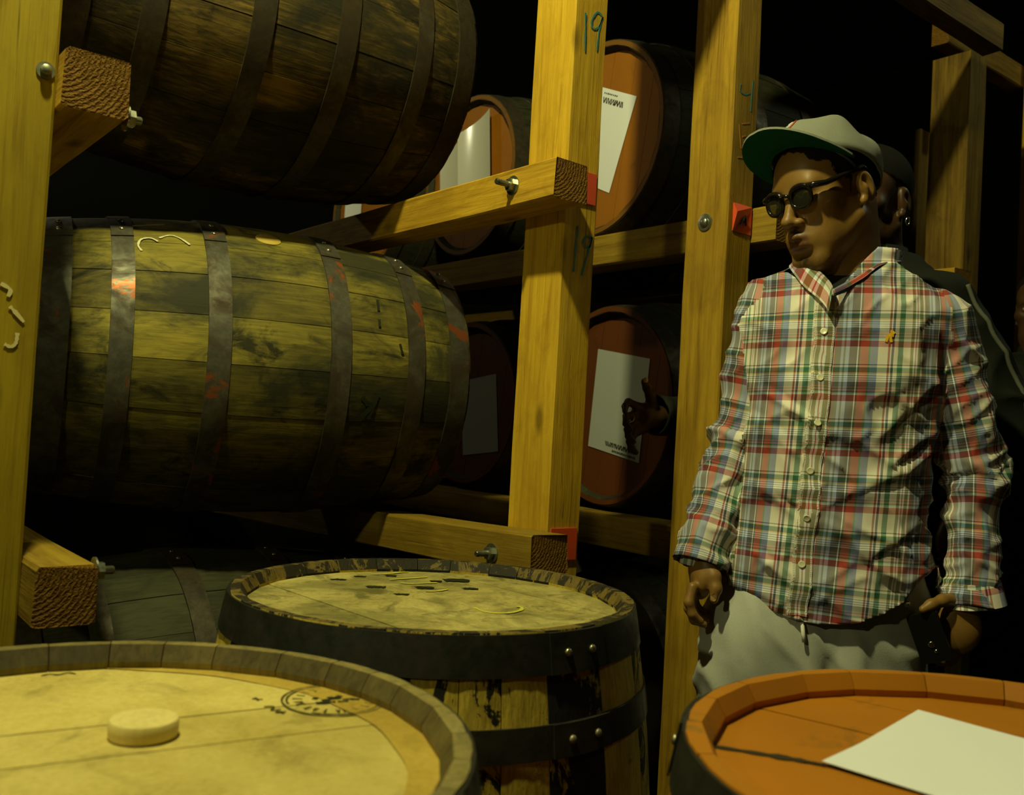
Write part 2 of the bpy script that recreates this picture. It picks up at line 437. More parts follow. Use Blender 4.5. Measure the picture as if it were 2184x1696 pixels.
rail('4U', 1.552, -0.030, 1.712, 0.107, 0.090, 'rail end beside the knotty brown post, above the dark jacket shoulder')
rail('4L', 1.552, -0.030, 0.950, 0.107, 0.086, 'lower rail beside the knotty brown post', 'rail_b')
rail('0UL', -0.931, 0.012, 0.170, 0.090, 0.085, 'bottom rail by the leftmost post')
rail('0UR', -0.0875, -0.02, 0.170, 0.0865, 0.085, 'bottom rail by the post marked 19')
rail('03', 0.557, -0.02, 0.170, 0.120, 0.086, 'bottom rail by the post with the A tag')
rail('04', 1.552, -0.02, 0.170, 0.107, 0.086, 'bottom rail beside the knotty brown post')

def ubeam(u0, u1, v0, d, ztop, h, label, m='oldpost', name='header_beam'):
    o = obj(name, beam_mesh(name, h, d, u1 - u0, [M[m], M['end']], 10), label=label, cat='beam')
    o.location = (u0, v0, ztop); o.rotation_euler = (0, R(90), 0)
    return o
ubeam(-0.2, 1.645, -0.102, 0.062, 2.468, 0.085, 'dark header beam slanting in at the top right, ending at the knotty post')
ubeam(1.772, 3.2, 0.13, 0.062, 2.60, 0.085, 'dark header beam at the top right corner past the knotty post')
mb = MB(); mb.box((0, 0, -0.19), (0.034, 0.03, 0.0))
o = mb.build('batten', M['post'], label='short pale batten hanging at the top right beside the knotty post', cat='batten'); o.location = (2.0, 0.135, 2.514)
mb = MB(); mb.box((0, 0, -2.30), (0.30, 0.02, 0.0))
o = mb.build('back_board', M['oldpost'], label='dark brown board panel standing between the two right hand posts', cat='board'); o.location = (1.93, 0.30, 2.30)

# bolts of the rails, axis along the rail's local X
def bolt(key, v, z, out, stick, nut=0.013, side=-1):
    o, u0, vend, zt, w, h = RAILS[key]
    x = 0.0 if side < 0 else w
    Mx = Matrix.Translation((x, zt - z, v - vend)) @ Matrix.Rotation(R(-90 if side < 0 else 90), 4, 'Y')
    mb = MB(); mb.lathe([(0.0062, -0.02), (0.0062, stick - 0.002), (0.005, stick)], 12, M=Mx)
    b = mb.build('bolt', M['zinc'], o, smooth=True, sharp=40)
    mb = MB(); mb.lathe([(0.0195, 0.0), (0.0195, 0.003)], 20, M=Mx); mb.build('washer', M['zinc'], b, smooth=True, sharp=40)
    mb = MB(); mb.lathe([(nut, 0.003), (nut, 0.0135)], 6, M=Mx); mb.build('nut', M['zinc'], b)
bolt('UR', 0.058, 1.634, 0, 0.044)
bolt('LR', 0.050, 0.905, 0, 0.040)
bolt('UL', 0.030, 1.574, 0, 0.024, side=1)
bolt('LL', -0.010, 0.915, 0, 0.028, side=1)

def carriage_head(key, x, y, z):
    """round bolt head with washer on the -u face of a post"""
    o = POSTS[key]
    Mx = Matrix.Translation((x, y, z)) @ Matrix.Rotation(R(-90), 4, 'Y')
    mb = MB(); mb.lathe([(0.0205, -0.001), (0.0205, 0.003), (0.019, 0.0035)], 24, M=Mx); w = mb.build('washer', M['zinc'], o, smooth=True, sharp=40)
    mb = MB(); mb.lathe([(0.012, 0.003), (0.0118, 0.0065), (0.009, 0.0095), (0.004, 0.011), (0.0005, 0.0113)], 18, M=Mx); mb.build('bolt_head', M['zinc'], w, smooth=True)
carriage_head('p3', 0.0, 0.064, 1.656)
# bolt on the aisle face of the leftmost post
Mx = Matrix.Translation((0.075, 0.0, 1.617)) @ Matrix.Rotation(R(90), 4, 'X')
mb = MB(); mb.lathe([(0.0125, -0.001), (0.0125, 0.003)], 20, M=Mx); w = mb.build('washer', M['zinc'], POSTS['p1'], smooth=True, sharp=40)
mb = MB(); mb.lathe([(0.0075, 0.003), (0.0075, 0.010), (0.005, 0.012)], 12, M=Mx); mb.build('bolt_head', M['zinc'], w, smooth=True, sharp=40)

# crayon numbers, chalk and scratches on the aisle faces of the posts (local x = u - u0, z)
def face_mark(key, name, strokes, w, m, k=5, lab=None):
    o = POSTS[key]; N = Vector((0, -1, 0)); ux = o.location.x
    for s in strokes:
        ps = smooth_pts([(x - ux, -0.0005, z) for x, z in s], k)
        q = ribbon(ps, [w * random.uniform(0.55, 1.25) for _ in ps], N).build(name, M[m], o)
        if lab: q['label'] = lab
face_mark('p2', 'crayon_stroke', [[(0.027, 2.004), (0.029, 1.97), (0.031, 1.926)],
          [(0.074, 2.012), (0.060, 2.016), (0.047, 1.998), (0.046, 1.983), (0.054, 1.979), (0.066, 1.988), (0.076, 2.012), (0.068, 1.985), (0.064, 1.937)]], 0.0042, 'crayon_blue', lab='stroke of the blue crayon number 19')
face_mark('p2', 'crayon_stroke', [[(0.039, 1.567), (0.036, 1.52), (0.034, 1.473)],
          [(0.078, 1.551), (0.062, 1.549), (0.056, 1.537), (0.064, 1.528), (0.075, 1.532), (0.079, 1.551), (0.068, 1.508), (0.056, 1.468)]], 0.0042, 'crayon_blue', lab='stroke of the blue crayon number 19')
face_mark('p3', 'crayon_stroke', [[(0.488, 1.976), (0.487, 1.958), (0.505, 1.955), (0.524, 1.963)], [(0.532, 1.996), (0.530, 1.958), (0.529, 1.921)]], 0.003, 'crayon_blue', lab='stroke of a faint blue crayon figure')
face_mark('p3', 'scratch', [[(0.489, 1.882), (0.500, 1.827)], [(0.499, 1.885), (0.526, 1.893)], [(0.502, 1.855), (0.516, 1.861)], [(0.500, 1.828), (0.526, 1.836)], [(0.489, 1.804), (0.543, 1.816)]], 0.0035, 'scratch', 3, 'stroke of a scratched letter E')
face_mark('p1', 'chalk_mark', [[(-0.971, 1.279), (-0.962, 1.270), (-0.952, 1.259)], [(-0.959, 1.243), (-0.960, 1.229), (-0.966, 1.223), (-0.974, 1.226)], [(-0.984, 1.309), (-0.972, 1.302), (-0.974, 1.292)]], 0.0055, 'chalk_dim')

# orange tags stapled to the posts
def tag_plate(label, u0, z0, w, h, v):
    mb = MB(); mb.box((0, -0.003, 0), (w, 0, h))
    o = mb.build('orange_tag', M['tag_orange'], label=label, cat='tag', group='orange location tags'); o.location = (u0, v - 0.0005, z0); return o
tag_plate('orange tag half hidden by the upper rail end, on the post marked 19', 0.012, 1.617, 0.070, 0.064, 0.0)
tag_plate('orange tag half hidden by the lower rail end, above the dark upright barrel', 0.011, 0.889, 0.070, 0.064, 0.0)
e = empty('orange_tag', (0.483, -0.0375, 1.632), label='orange tag lettered A on the post behind the plaid shirt man', cat='tag', group='orange location tags')
mb = MB()
A, B, C_, D = (0, -0.0015, 0), (0.068, -0.0015, 0), (0.068, -0.0015, 0.066), (0, -0.013, 0.043)
mb.add([A, B, C_, D, (0, 0, 0), (0.068, 0, 0), (0.068, 0, 0.066), (0, 0, 0.043)], [(0, 1, 2, 3), (7, 6, 5, 4), (0, 4, 5, 1), (1, 5, 6, 2), (3, 7, 4, 0)])
mb.build('plate', M['tag_orange'], e)
mb = MB(); T = (0, -0.0005, 0.066)
mb.add([D, C_, T, (0, 0, 0.043), (0.068, 0, 0.066), (0, 0, 0.066)], [(0, 1, 2), (5, 4, 3), (0, 2, 5, 3), (1, 4, 5, 2)])
mb.build('folded_corner', M['tag_orange'], e)
def pl(x, z): # on the plate: y falls off from D towards A and C
    return Vector((x, -0.0015 - 0.0115 * max(0, min(1, (z / 0.043))) * max(0, 1 - x / 0.068) - 0.0002, z))
mb = MB()
for s in ([(0.020, 0.016), (0.036, 0.040)], [(0.036, 0.040), (0.045, 0.018)], [(0.028, 0.026), (0.042, 0.025)]):
    r = ribbon([pl(*s[0]), pl(*s[1])], 0.0055, Vector((-0.15, -0.95, 0.15)).normalized(), 0.0007); mb.add(r.v, r.f)
mb.build('letter', M['ink'], e, label='black letter A')
# ---------------------------------------------------------------- barrels
def barrel(name, label, loc, lying, yaw=0.0, L=0.90, Rb=0.34, Rh=0.29, n=26, edges=None, stave=None, hoop='hoop_dark', head='head_new', head_back=None,
           hoops=((0.425, 0.05), (0.30, 0.042), (0.11, 0.044)), rivet_ang=0.0, recess=0.020, board_dir=0.0, nb=6, seed=1, nz=10, na=2, rivets=True, group=None, boards_ends=(1,), wet=None, rot0=0.0, chime=None, chime_top=False, gap=0.0006):
    rr = random.Random(seed)
    o = empty(name, loc, (0, R(90), yaw) if lying else (0, 0, yaw), label=label, cat='barrel', group=group)
    zo = 0.0 if lying else L / 2
    th = 0.026
    def rad(z): return Rb - (Rb - Rh) * (2 * z / L) ** 2
    if edges is None:
        ws = [rr.uniform(0.75, 1.3) for _ in range(n)]; t = sum(ws); a = R(rot0); edges = []
        for w in ws: edges.append(a); a += 2 * math.pi * w / t
    n = len(edges)
    zs = [-L/2, -L/2 + 0.016] + [(-L/2 + 0.016) + (L - 0.032) * i / nz for i in range(1, nz)] + [L/2 - 0.016, L/2]
    for i in range(n):
        a0, a1 = edges[i], edges[(i + 1) % n]
        if a1 <= a0: a1 += 2 * math.pi
        g = 0.0007 / Rb; off = rr.uniform(-0.0008, 0.0010)
        mb = MB(); vs, fs = [], []; m = na + 1 + 2
        for j, z in enumerate(zs):
            ro = rad(z) + off; ri = rad(z) - (0.013 if j in (0, len(zs) - 1) else th)
            for k in range(na + 1):
                a = a0 + g + (a1 - a0 - 2 * g) * k / na
                q = ro - (0.0012 if k in (0, na) else 0)
                vs.append((q * math.cos(a), q * math.sin(a), z + zo))
            for a in (a1 - g, a0 + g): vs.append((ri * math.cos(a), ri * math.sin(a), z + zo))
        for j in range(len(zs) - 1):
            for k in range(m):
                k2 = (k + 1) % m
                fs.append((j*m+k, j*m+k2, (j+1)*m+k2, (j+1)*m+k))
        fs.append(tuple(range(m - 1, -1, -1))); fs.append(tuple((len(zs)-1)*m + k for k in range(m)))
        mb.add(vs, fs)
        if chime:
            for j in (0, len(zs) - 2): mb.m[j * m + na + 1] = 1
            if chime_top: mb.m[-1] = mb.m[-2] = 1
        sm = stave(i, math.degrees((a0 + a1) / 2)) if callable(stave) else stave
        mb.build('stave', [M[sm]] + ([M[chime]] if chime else []), o, smooth=True, sharp=28)
    # hoops
    for sgn in (1, -1):
        for hi, (s, w) in enumerate(hoops):
            z0, z1 = s * sgn - w / 2, s * sgn + w / 2
            z0, z1 = max(z0, -L/2 + 0.002), min(z1, L/2 - 0.002)
            pr = [(rad(z0) - 0.003, z0), (rad(z0) + 0.0032, z0), (rad((z0+z1)/2) + 0.0034, (z0+z1)/2), (rad(z1) + 0.0032, z1), (rad(z1) - 0.003, z1)]
            mb = MB(); mb.lathe([(r, z + zo) for r, z in pr], 60, cap=False)
            h = mb.build('hoop', M[hoop(hi) if callable(hoop) else hoop], o, smooth=True, sharp=35)
            if rivets:
                ra = rivet_ang
                # overlapping lap of the hoop
                mb = MB(); vs, fs = [], []
                for k in range(5):
                    a = ra - R(9) + R(18) * k / 4
                    for (r_, z_) in ((rad(z0) + 0.0034, z0), (rad(z0) + 0.0056, z0), (rad(z1) + 0.0056, z1), (rad(z1) + 0.0034, z1)):
                        vs.append((r_ * math.cos(a), r_ * math.sin(a), z_ + zo))
                for k in range(4):
                    for q in range(4):
                        q2 = (q + 1) % 4; fs.append((k*4+q, k*4+4+q, k*4+4+q2, k*4+q2))
                fs += [(0, 1, 2, 3), (19, 18, 17, 16)]
                mb.add(vs, fs); mb.build('hoop_lap', M[hoop(hi) if callable(hoop) else hoop], h, smooth=True, sharp=35)
                for da in (-4.0, 4.0):
                    a = ra + R(da); zc = (z0 + z1) / 2
                    r_ = rad(zc) + 0.0056
                    Mx = Matrix.Translation((r_ * math.cos(a), r_ * math.sin(a), zc + zo)) @ Matrix.Rotation(a, 4, 'Z') @ Matrix.Rotation(R(90), 4, 'Y')
                    mb = MB(); mb.lathe([(0.0058, -0.001), (0.0054, 0.0014), (0.0036, 0.0032), (0.0006, 0.0040)], 10, M=Mx)
                    mb.build('rivet', M['rivet'], h, smooth=True)
    # heads made of boards
    for sgn in (1, -1):
        Ri = rad(L/2) - 0.0185; zt = sgn * (L/2 - recess) + zo; zb = zt - sgn * 0.018
        if sgn in boards_ends:
            ws = [rr.uniform(0.8, 1.25) for _ in range(nb)]; t = sum(ws); y = -Ri
            for bi, w in enumerate(ws):
                y0, y1 = y, y + 2 * Ri * w / t; y = y1
                y0 += gap; y1 -= gap
                top, bot = [], []
                K = 8
                for k in range(K + 1):
                    yy = y0 + (y1 - y0) * k / K; x = math.sqrt(max(Ri*Ri - yy*yy, 1e-8)); top.append((x, yy))
                for k in range(K, -1, -1):
                    yy = y0 + (y1 - y0) * k / K; x = math.sqrt(max(Ri*Ri - yy*yy, 1e-8)); top.append((-x, yy))
                c, s_ = math.cos(board_dir), math.sin(board_dir)
                P2 = [(x * c - yy * s_, x * s_ + yy * c) for x, yy in top]
                dz = rr.uniform(-0.0006, 0.0006)
                vs = [(x, yy, zt + dz) for x, yy in P2] + [(x, yy, zb) for x, yy in P2]; N = len(P2)
                fs = [tuple(range(N)) if sgn > 0 else tuple(range(N - 1, -1, -1)), tuple(N + k for k in (range(N - 1, -1, -1) if sgn > 0 else range(N)))]
                for k in range(N):
                    k2 = (k + 1) % N
                    fs.append((k, N + k, N + k2, k2) if sgn > 0 else (k2, N + k2, N + k, k))
                mb = MB(); mb.add(vs, fs)
                hm = head_back if (sgn < 0 and head_back) else head
                mb.build('head_board', M[hm(bi) if callable(hm) else hm], o)
        else:
            mb = MB(); mb.lathe([(Ri, min(zt, zb)), (Ri, max(zt, zb))], 40); mb.build('head_end', M['head_dark'], o)
    o['_Rb'] = Rb; o['_Rh'] = Rh; o['_L'] = L
    return o

def bpt(o, s, th, lift=0.0):
    """point and normal on a lying barrel: s along the axis, th degrees up from the aisle side"""
    Rb, Rh, L = o['_Rb'], o['_Rh'], o['_L']
    r = Rb - (Rb - Rh) * (2 * s / L) ** 2 + lift
    n = Vector((-math.sin(R(th)), -math.cos(R(th)), 0))
    return Vector((n.x * r, n.y * r, s)), n
def loc_ang(th):  # local angle of that direction
    return math.atan2(-math.cos(R(th)), -math.sin(R(th)))
def barrel_mark(o, name, strokes, w, m, k=5):
    for st in strokes:
        q = smooth_pts([(s, t, 0) for s, t in st], k)
        pn = [bpt(o, p.x, p.y, 0.0012) for p in q]
        r = ribbon([a for a, _ in pn], [w * random.uniform(0.7, 1.2) for _ in pn], [b for _, b in pn], 0.0003)
        r.build(name, M[m], o)

GB = 'barrels lying in the rick'
mid = barrel('barrel', 'olive weathered oak barrel lying on the middle rails, rusty hoops and a round bung', (-0.353, 0.701, 1.248), True, -0.174, Rb=0.331, Rh=0.284,
             n=24, stave='stave_mid', hoop='hoop_rust', head='head_old', rivet_ang=loc_ang(60), seed=5, nz=14, na=3, group=GB,
             hoops=((0.42, 0.05), (0.305, 0.042), (0.125, 0.045)), boards_ends=(1,), rot0=loc_ang(58.5) * 180 / math.pi + 10)
up = barrel('barrel', 'blackened old barrel lying on the top rails at the upper left', (-0.433, 0.647, 2.003), True, 0.0, Rb=0.348, Rh=0.289,
            n=25, stave='stave_dark', hoop='hoop_dark', head='head_old', rivet_ang=loc_ang(120), seed=9, nz=14, na=3, group=GB,
            hoops=((0.415, 0.055), (0.285, 0.042), (0.09, 0.044)))
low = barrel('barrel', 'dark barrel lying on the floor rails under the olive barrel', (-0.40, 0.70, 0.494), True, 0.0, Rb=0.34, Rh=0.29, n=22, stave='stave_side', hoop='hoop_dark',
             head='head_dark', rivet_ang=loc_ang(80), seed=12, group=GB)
HEADS = {}
def faced(key, label, head_u, v, z, yaw, Rh, headm, seed, nz=8, L=0.90, nb=6):
    """lying barrel given by the centre of the painted head at its -u end"""
    c = Vector((head_u + math.cos(yaw) * L / 2, v + math.sin(yaw) * L / 2, z))
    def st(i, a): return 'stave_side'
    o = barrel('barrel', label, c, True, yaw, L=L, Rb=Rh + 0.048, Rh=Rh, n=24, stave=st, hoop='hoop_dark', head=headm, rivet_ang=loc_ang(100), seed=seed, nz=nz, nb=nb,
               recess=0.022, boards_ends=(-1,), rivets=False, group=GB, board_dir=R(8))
    # painted chime ring of the near end
    r0 = Rh - (0) ; mb = MB()
    Lh = -L / 2
    mb.lathe([(Rh - 0.0225, Lh + 0.021), (Rh - 0.0128, Lh - 0.0006), (Rh + 0.0004, Lh - 0.0008), (Rh + 0.0010, Lh + 0.004)], 64, cap=False)
    mb.build('painted_chime', M['chime_dull' if headm == 'head_rust' else headm], o, smooth=True, sharp=40)
    HEADS[key] = o
    return o
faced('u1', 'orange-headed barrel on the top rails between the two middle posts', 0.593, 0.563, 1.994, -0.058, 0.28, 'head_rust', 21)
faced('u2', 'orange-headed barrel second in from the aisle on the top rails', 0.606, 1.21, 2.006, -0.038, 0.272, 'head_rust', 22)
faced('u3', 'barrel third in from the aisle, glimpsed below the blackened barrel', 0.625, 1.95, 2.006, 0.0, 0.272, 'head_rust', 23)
faced('l1', 'red-brown headed barrel on the middle rails, its paper pointed at by a hand', 0.640, 0.512, 1.228, -0.098, 0.282, 'head_red_shaded', 24)
faced('l2', 'dim red-headed barrel deep behind the olive barrel on the middle rails', 0.630, 1.18, 1.224, 0.0, 0.272, 'head_red_shaded', 25)
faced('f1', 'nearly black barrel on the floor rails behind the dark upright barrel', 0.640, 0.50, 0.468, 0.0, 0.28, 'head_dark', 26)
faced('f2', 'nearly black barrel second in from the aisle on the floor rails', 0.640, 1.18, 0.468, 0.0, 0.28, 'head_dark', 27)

# bung, chalk and burn marks of the olive barrel
p, nrm = bpt(mid, -0.008, 58.5, -0.004)
Mx = Matrix.Translation(p) @ nrm.to_track_quat('Z', 'Y').to_matrix().to_4x4()
mb = MB(); mb.lathe([(0.0275, 0.0), (0.0275, 0.0052), (0.026, 0.0062)], 28, M=Mx); mb.build('bung', M['bung'], mid, smooth=True, sharp=40)
barrel_mark(mid, 'chalk_mark', [[(-0.271, 42.4), (-0.277, 45.6), (-0.270, 49.6), (-0.252, 50.6), (-0.239, 48.5)], [(-0.236, 51.0), (-0.214, 53.4), (-0.196, 51.7), (-0.178, 47.6)],
                                [(-0.293, 60.1), (-0.265, 61.5), (-0.22, 63.7)]], 0.0042, 'chalk')
barrel_mark(mid, 'burn_mark', [[(0.213, -7.6), (0.206, -12), (0.197, -17.5)], [(0.178, -9), (0.192, -11.5), (0.205, -12)], [(0.184, -17), (0.197, -14), (0.206, -12)]], 0.011, 'ink')
barrel_mark(mid, 'burn_mark', [[(0.215, 31), (0.215, 26)], [(0.214, 22), (0.214, 19)], [(0.262, 13), (0.268, 9)]], 0.006, 'ink')

# ------------------------------------------------ upright barrels in front
GU = 'upright barrels standing in the aisle'
pale = barrel('barrel', 'new pale barrel standing upright in the left foreground, stamped head with a loose plug', (-1.026, -0.649, 0.0), False, 0.0, Rb=0.345, Rh=0.30,
              n=28, stave='stave_new', hoop='hoop_black', head=lambda i: 'head_new', rivet_ang=R(-60), seed=31, nz=10, na=3, group=GU, board_dir=R(-8), nb=6, recess=0.024, boards_ends=(1,), chime='chime', gap=0.0003)
EDG = [-118, -108.3, -96.6, -79.5, -60, -45, -32]
a = -32
while a < 230:
    a += random.uniform(10.5, 16); EDG.append(a)
EDG = [x for x in EDG if x < 232]
def st2(i, a):
    a = (a + 180) % 360 - 180
    if -118 < a < -108.5: return 'stave_half'
    if -108.5 < a < -97: return 'stave_tan'
    if -97 < a < -80: return 'stave_black'
    if -80 < a < -60: return 'stave_tan'
    return ('stave_black', 'stave_half', 'stave_tan')[i % 3]
dark = barrel('barrel', 'old upright barrel with black hoops and charred staves between the pale barrel and the rick', (-0.415, -0.227, 0.0), False, 0.0, Rb=0.345, Rh=0.30,
              edges=[R(x) for x in EDG], stave=st2, hoop='hoop_black', head='head_old', rivet_ang=R(-87), seed=33, nz=10, na=4, group=GU, board_dir=R(-86), nb=5, recess=0.020,
              hoops=((0.424, 0.052), (0.32, 0.040), (0.12, 0.042)), chime='chime_char', chime_top=True)
orange = barrel('barrel', 'orange painted barrel standing upright in the right foreground under a sheet of paper', (-0.382, -1.091, 0.0), False, 0.0, Rb=0.345, Rh=0.30,
                n=24, stave='stave_orange', hoop='hoop_black', head='head_orange', rivet_ang=R(120), seed=35, nz=10, na=3, group=GU, board_dir=R(-75), nb=5, recess=0.024)

HZ = 0.9 - 0.024
def top_mark(o, name, strokes, w, m, z=HZ, k=5, jit=0.35):
    mb = MB(); N = Vector((0, 0, 1))
    for st in strokes:
        ps = smooth_pts([(x, y, z + 0.0006) for x, y in st], k)
        r = ribbon(ps, [w * random.uniform(1 - jit, 1 + jit) for _ in ps], N, 0.0002, 0.0004); mb.add(r.v, r.f)
    return mb.build(name, M[m], o)
# cooper's stamp on the pale head: two rings, a ring of worn lettering and a dark device
sc = Vector((0.250, 0.058))
def ringpts(r, a0=0, a1=360, n=40): return [(sc.x + r * math.cos(R(a0 + (a1 - a0) * i / n)), sc.y + r * math.sin(R(a0 + (a1 - a0) * i / n))) for i in range(n + 1)]
st = [ringpts(0.0500), ringpts(0.0455, 20, 170), ringpts(0.0455, 215, 340)]
top_mark(pale, 'stamp_ring', st, 0.0022, 'ink_soft', k=1)
lt = []
for i in range(22):
    a = i * 360 / 22 + random.uniform(-3, 3)
    if 60 < a < 85: continue
    c = Vector((math.cos(R(a)), math.sin(R(a)))); t = Vector((-c.y, c.x)); b = sc + c * 0.035
    g_ = random.choice([[(-.5, -1), (-.5, 1)], [(-.5, -1), (0, 1), (.5, -1)], [(-.5, 1), (.5, 1), (0, 1), (0, -1)], [(.5, .8), (-.4, .9), (-.5, -.9), (.5, -.8)]])
    lt.append([tuple(b + t * (x * 0.003) + c * (y * 0.0042)) for x, y in g_])
top_mark(pale, 'stamp_lettering', lt, 0.0013, 'ink_soft', k=2)
# the dark device: a figure-like blot of overlapping strokes, running along the view's horizontal
ex, ey = Vector((0.82, -0.57)), Vector((0.57, 0.82))
def dv(x, y): q = sc + ex * x + ey * y; return (q.x, q.y)
top_mark(pale, 'stamp_device', [[dv(-0.021, 0.002), dv(-0.016, 0.001)], [dv(-0.010, -0.006), dv(-0.003, 0.000), dv(0.006, 0.006)], [dv(-0.006, 0.008), dv(-0.003, 0.001)], [dv(-0.002, 0.002), dv(0.005, 0.013)],
                                [dv(0.008, 0.001), dv(0.016, 0.003), dv(0.024, 0.003)], [dv(-0.016, -0.013), dv(-0.004, -0.009), dv(0.002, -0.008)], [dv(0.004, -0.007), dv(0.014, -0.004)]], 0.0060, 'ink')
q0 = Vector((0.186, 0.078))
top_mark(pale, 'stamp_number', [[(q0.x - 0.004, q0.y + 0.018), (q0.x + 0.004, q0.y + 0.012)], [(q0.x, q0.y + 0.020), (q0.x - 0.001, q0.y + 0.010)],
                                [(q0.x - 0.004, q0.y - 0.010), (q0.x + 0.004, q0.y - 0.013), (q0.x - 0.002, q0.y - 0.022), (q0.x + 0.006, q0.y - 0.024)],
                                [(q0.x - 0.002, q0.y - 0.030), (q0.x + 0.008, q0.y - 0.032)], [(q0.x + 0.001, q0.y - 0.026), (q0.x + 0.004, q0.y - 0.036)]], 0.0022, 'ink_soft', k=3)
top_mark(pale, 'pencil_mark', [[(0.032, 0.262), (0.040, 0.264), (0.047, 0.258), (0.056, 0.262), (0.062, 0.255)]], 0.002, 'ink_soft')
# damp ochre crescent along the right edge of the pale head
mb = MB(); N_ = 40; vs = []; fs = []
Ri = 0.2805
for i in range(N_ + 1):
    a = R(-78 + 150 * i / N_); w = 0.034 * math.sin(math.pi * i / N_) ** 0.7 + 0.0012 * math.sin(i * 0.9)
    for r_ in (Ri - 0.0005, Ri - 0.001 - max(w, 0.001)): vs.append((r_ * math.cos(a), r_ * math.sin(a), HZ + 0.0011))
for i in range(N_): fs.append((2*i+1, 2*i, 2*i+2, 2*i+3))
mb.add(vs, fs); mb.build('damp_stain', M['head_wet'], pale)
mb = MB(); mb.lathe([(0.0272, 0), (0.0280, 0.002), (0.0280, 0.0125), (0.0268, 0.0140)], 36)
o = mb.build('wooden_plug', M['plug'], smooth=True, sharp=40, label='loose round wooden plug lying on the pale stamped barrel head', cat='plug')
o.location = (-1.026 + 0.064, -0.649 + 0.043, HZ + 0.0011)
# yellow crayon and black spots on the aged head
Z2 = 0.9 - 0.020
k2 = 0.93
def s2(pts): return [(x * k2, y * k2) for x, y in pts]
top_mark(dark, 'crayon_mark', [s2([(0.033, 0.262), (0.06, 0.255), (0.10, 0.262), (0.115, 0.26)]), s2([(0.036, 0.199), (0.118, 0.199)]), s2([(0.037, 0.165), (0.05, 0.15), (0.101, 0.142)]),
                               s2([(0.021, 0.085), (0.05, 0.072), (0.083, 0.08)]), s2([(0.03, -0.07), (0.026, -0.105), (0.05, -0.125), (0.085, -0.118), (0.104, -0.098), (0.10, -0.09)])], 0.0058, 'chalk_yellow', Z2)
for x, y in [(0.150, 0.150), (0.052, 0.108), (0.124, 0.070), (-0.027, 0.142), (-0.021, 0.067), (0.0, 0.245), (0.108, 0.156), (-0.053, 0.23), (0.06, 0.235)]:
    big = 1.8 if x == 0.150 else random.uniform(0.7, 1.3)
    dx = 0.014 * big
    top_mark(dark, 'tar_spot', [[(x * k2 - dx * .75, y * k2 + dx * .35), (x * k2, y * k2 + 0.002), (x * k2 + dx * .75, y * k2 - dx * .5)]], 0.013 * big, 'ink', Z2)
# dirt-filled crack and the sheet of paper on the orange head
top_mark(orange, 'dirt_streak', [[(-0.165, 0.226), (-0.145, 0.195), (-0.126, 0.165), (-0.113, 0.142)]], 0.010, 'head_dark', jit=0.5)
top_mark(orange, 'dirt_streak', [[(-0.113, 0.142), (-0.105, 0.10), (-0.097, 0.05), (-0.09, -0.04)]], 0.004, 'head_dark', jit=0.5)
def sheet(name, corner, du, dv_, wz, mat, nu=14, nv=14, th=0.0006, **kw):
    """sheet of paper spanned by du and dv_ from a corner, wz(s, t) lifts it along the normal"""
    corner, du, dv_ = Vector(corner), Vector(du), Vector(dv_); N = du.cross(dv_).normalized()
    vs, fs = [], []
    for side in (1, 0):
        for j in range(nv + 1):
            for i in range(nu + 1):
                s, t = i / nu, j / nv
                vs.append(corner + du * s + dv_ * t + N * (wz(s, t) + th * side))
    S = (nu + 1) * (nv + 1)
    for j in range(nv):
        for i in range(nu):
            a = j * (nu + 1) + i
            fs.append((a, a + 1, a + nu + 2, a + nu + 1)); fs.append((S + a, S + a + nu + 1, S + a + nu + 2, S + a + 1))
    bd = [i for i in range(nu + 1)] + [j * (nu + 1) + nu for j in range(1, nv + 1)] + [nv * (nu + 1) + i for i in range(nu - 1, -1, -1)] + [j * (nu + 1) for j in range(nv - 1, 0, -1)]
    for k in range(len(bd)):
        a, b = bd[k], bd[(k + 1) % len(bd)]; fs.append((b, a, S + a, S + b))
    return obj(name, mesh_from(name, vs, fs, mat, smooth=True, sharp=50), **kw)
oc = Vector((-0.382, -1.091, HZ + 0.0012))
sheet('paper_sheet', oc + Vector((-0.076, -0.132, 0.0)), (0.222, 0.031, 0), (-0.039, 0.276, 0),
      lambda s, t: 0.0012 + 0.0075 * max(0, s - 0.38) * t ** 2 + 0.004 * max(0, 0.30 - s) * t ** 3,
      M['paper'], label='blank white sheet of paper curling up on the orange barrel head', cat='paper', group='sheets of paper on barrel heads')
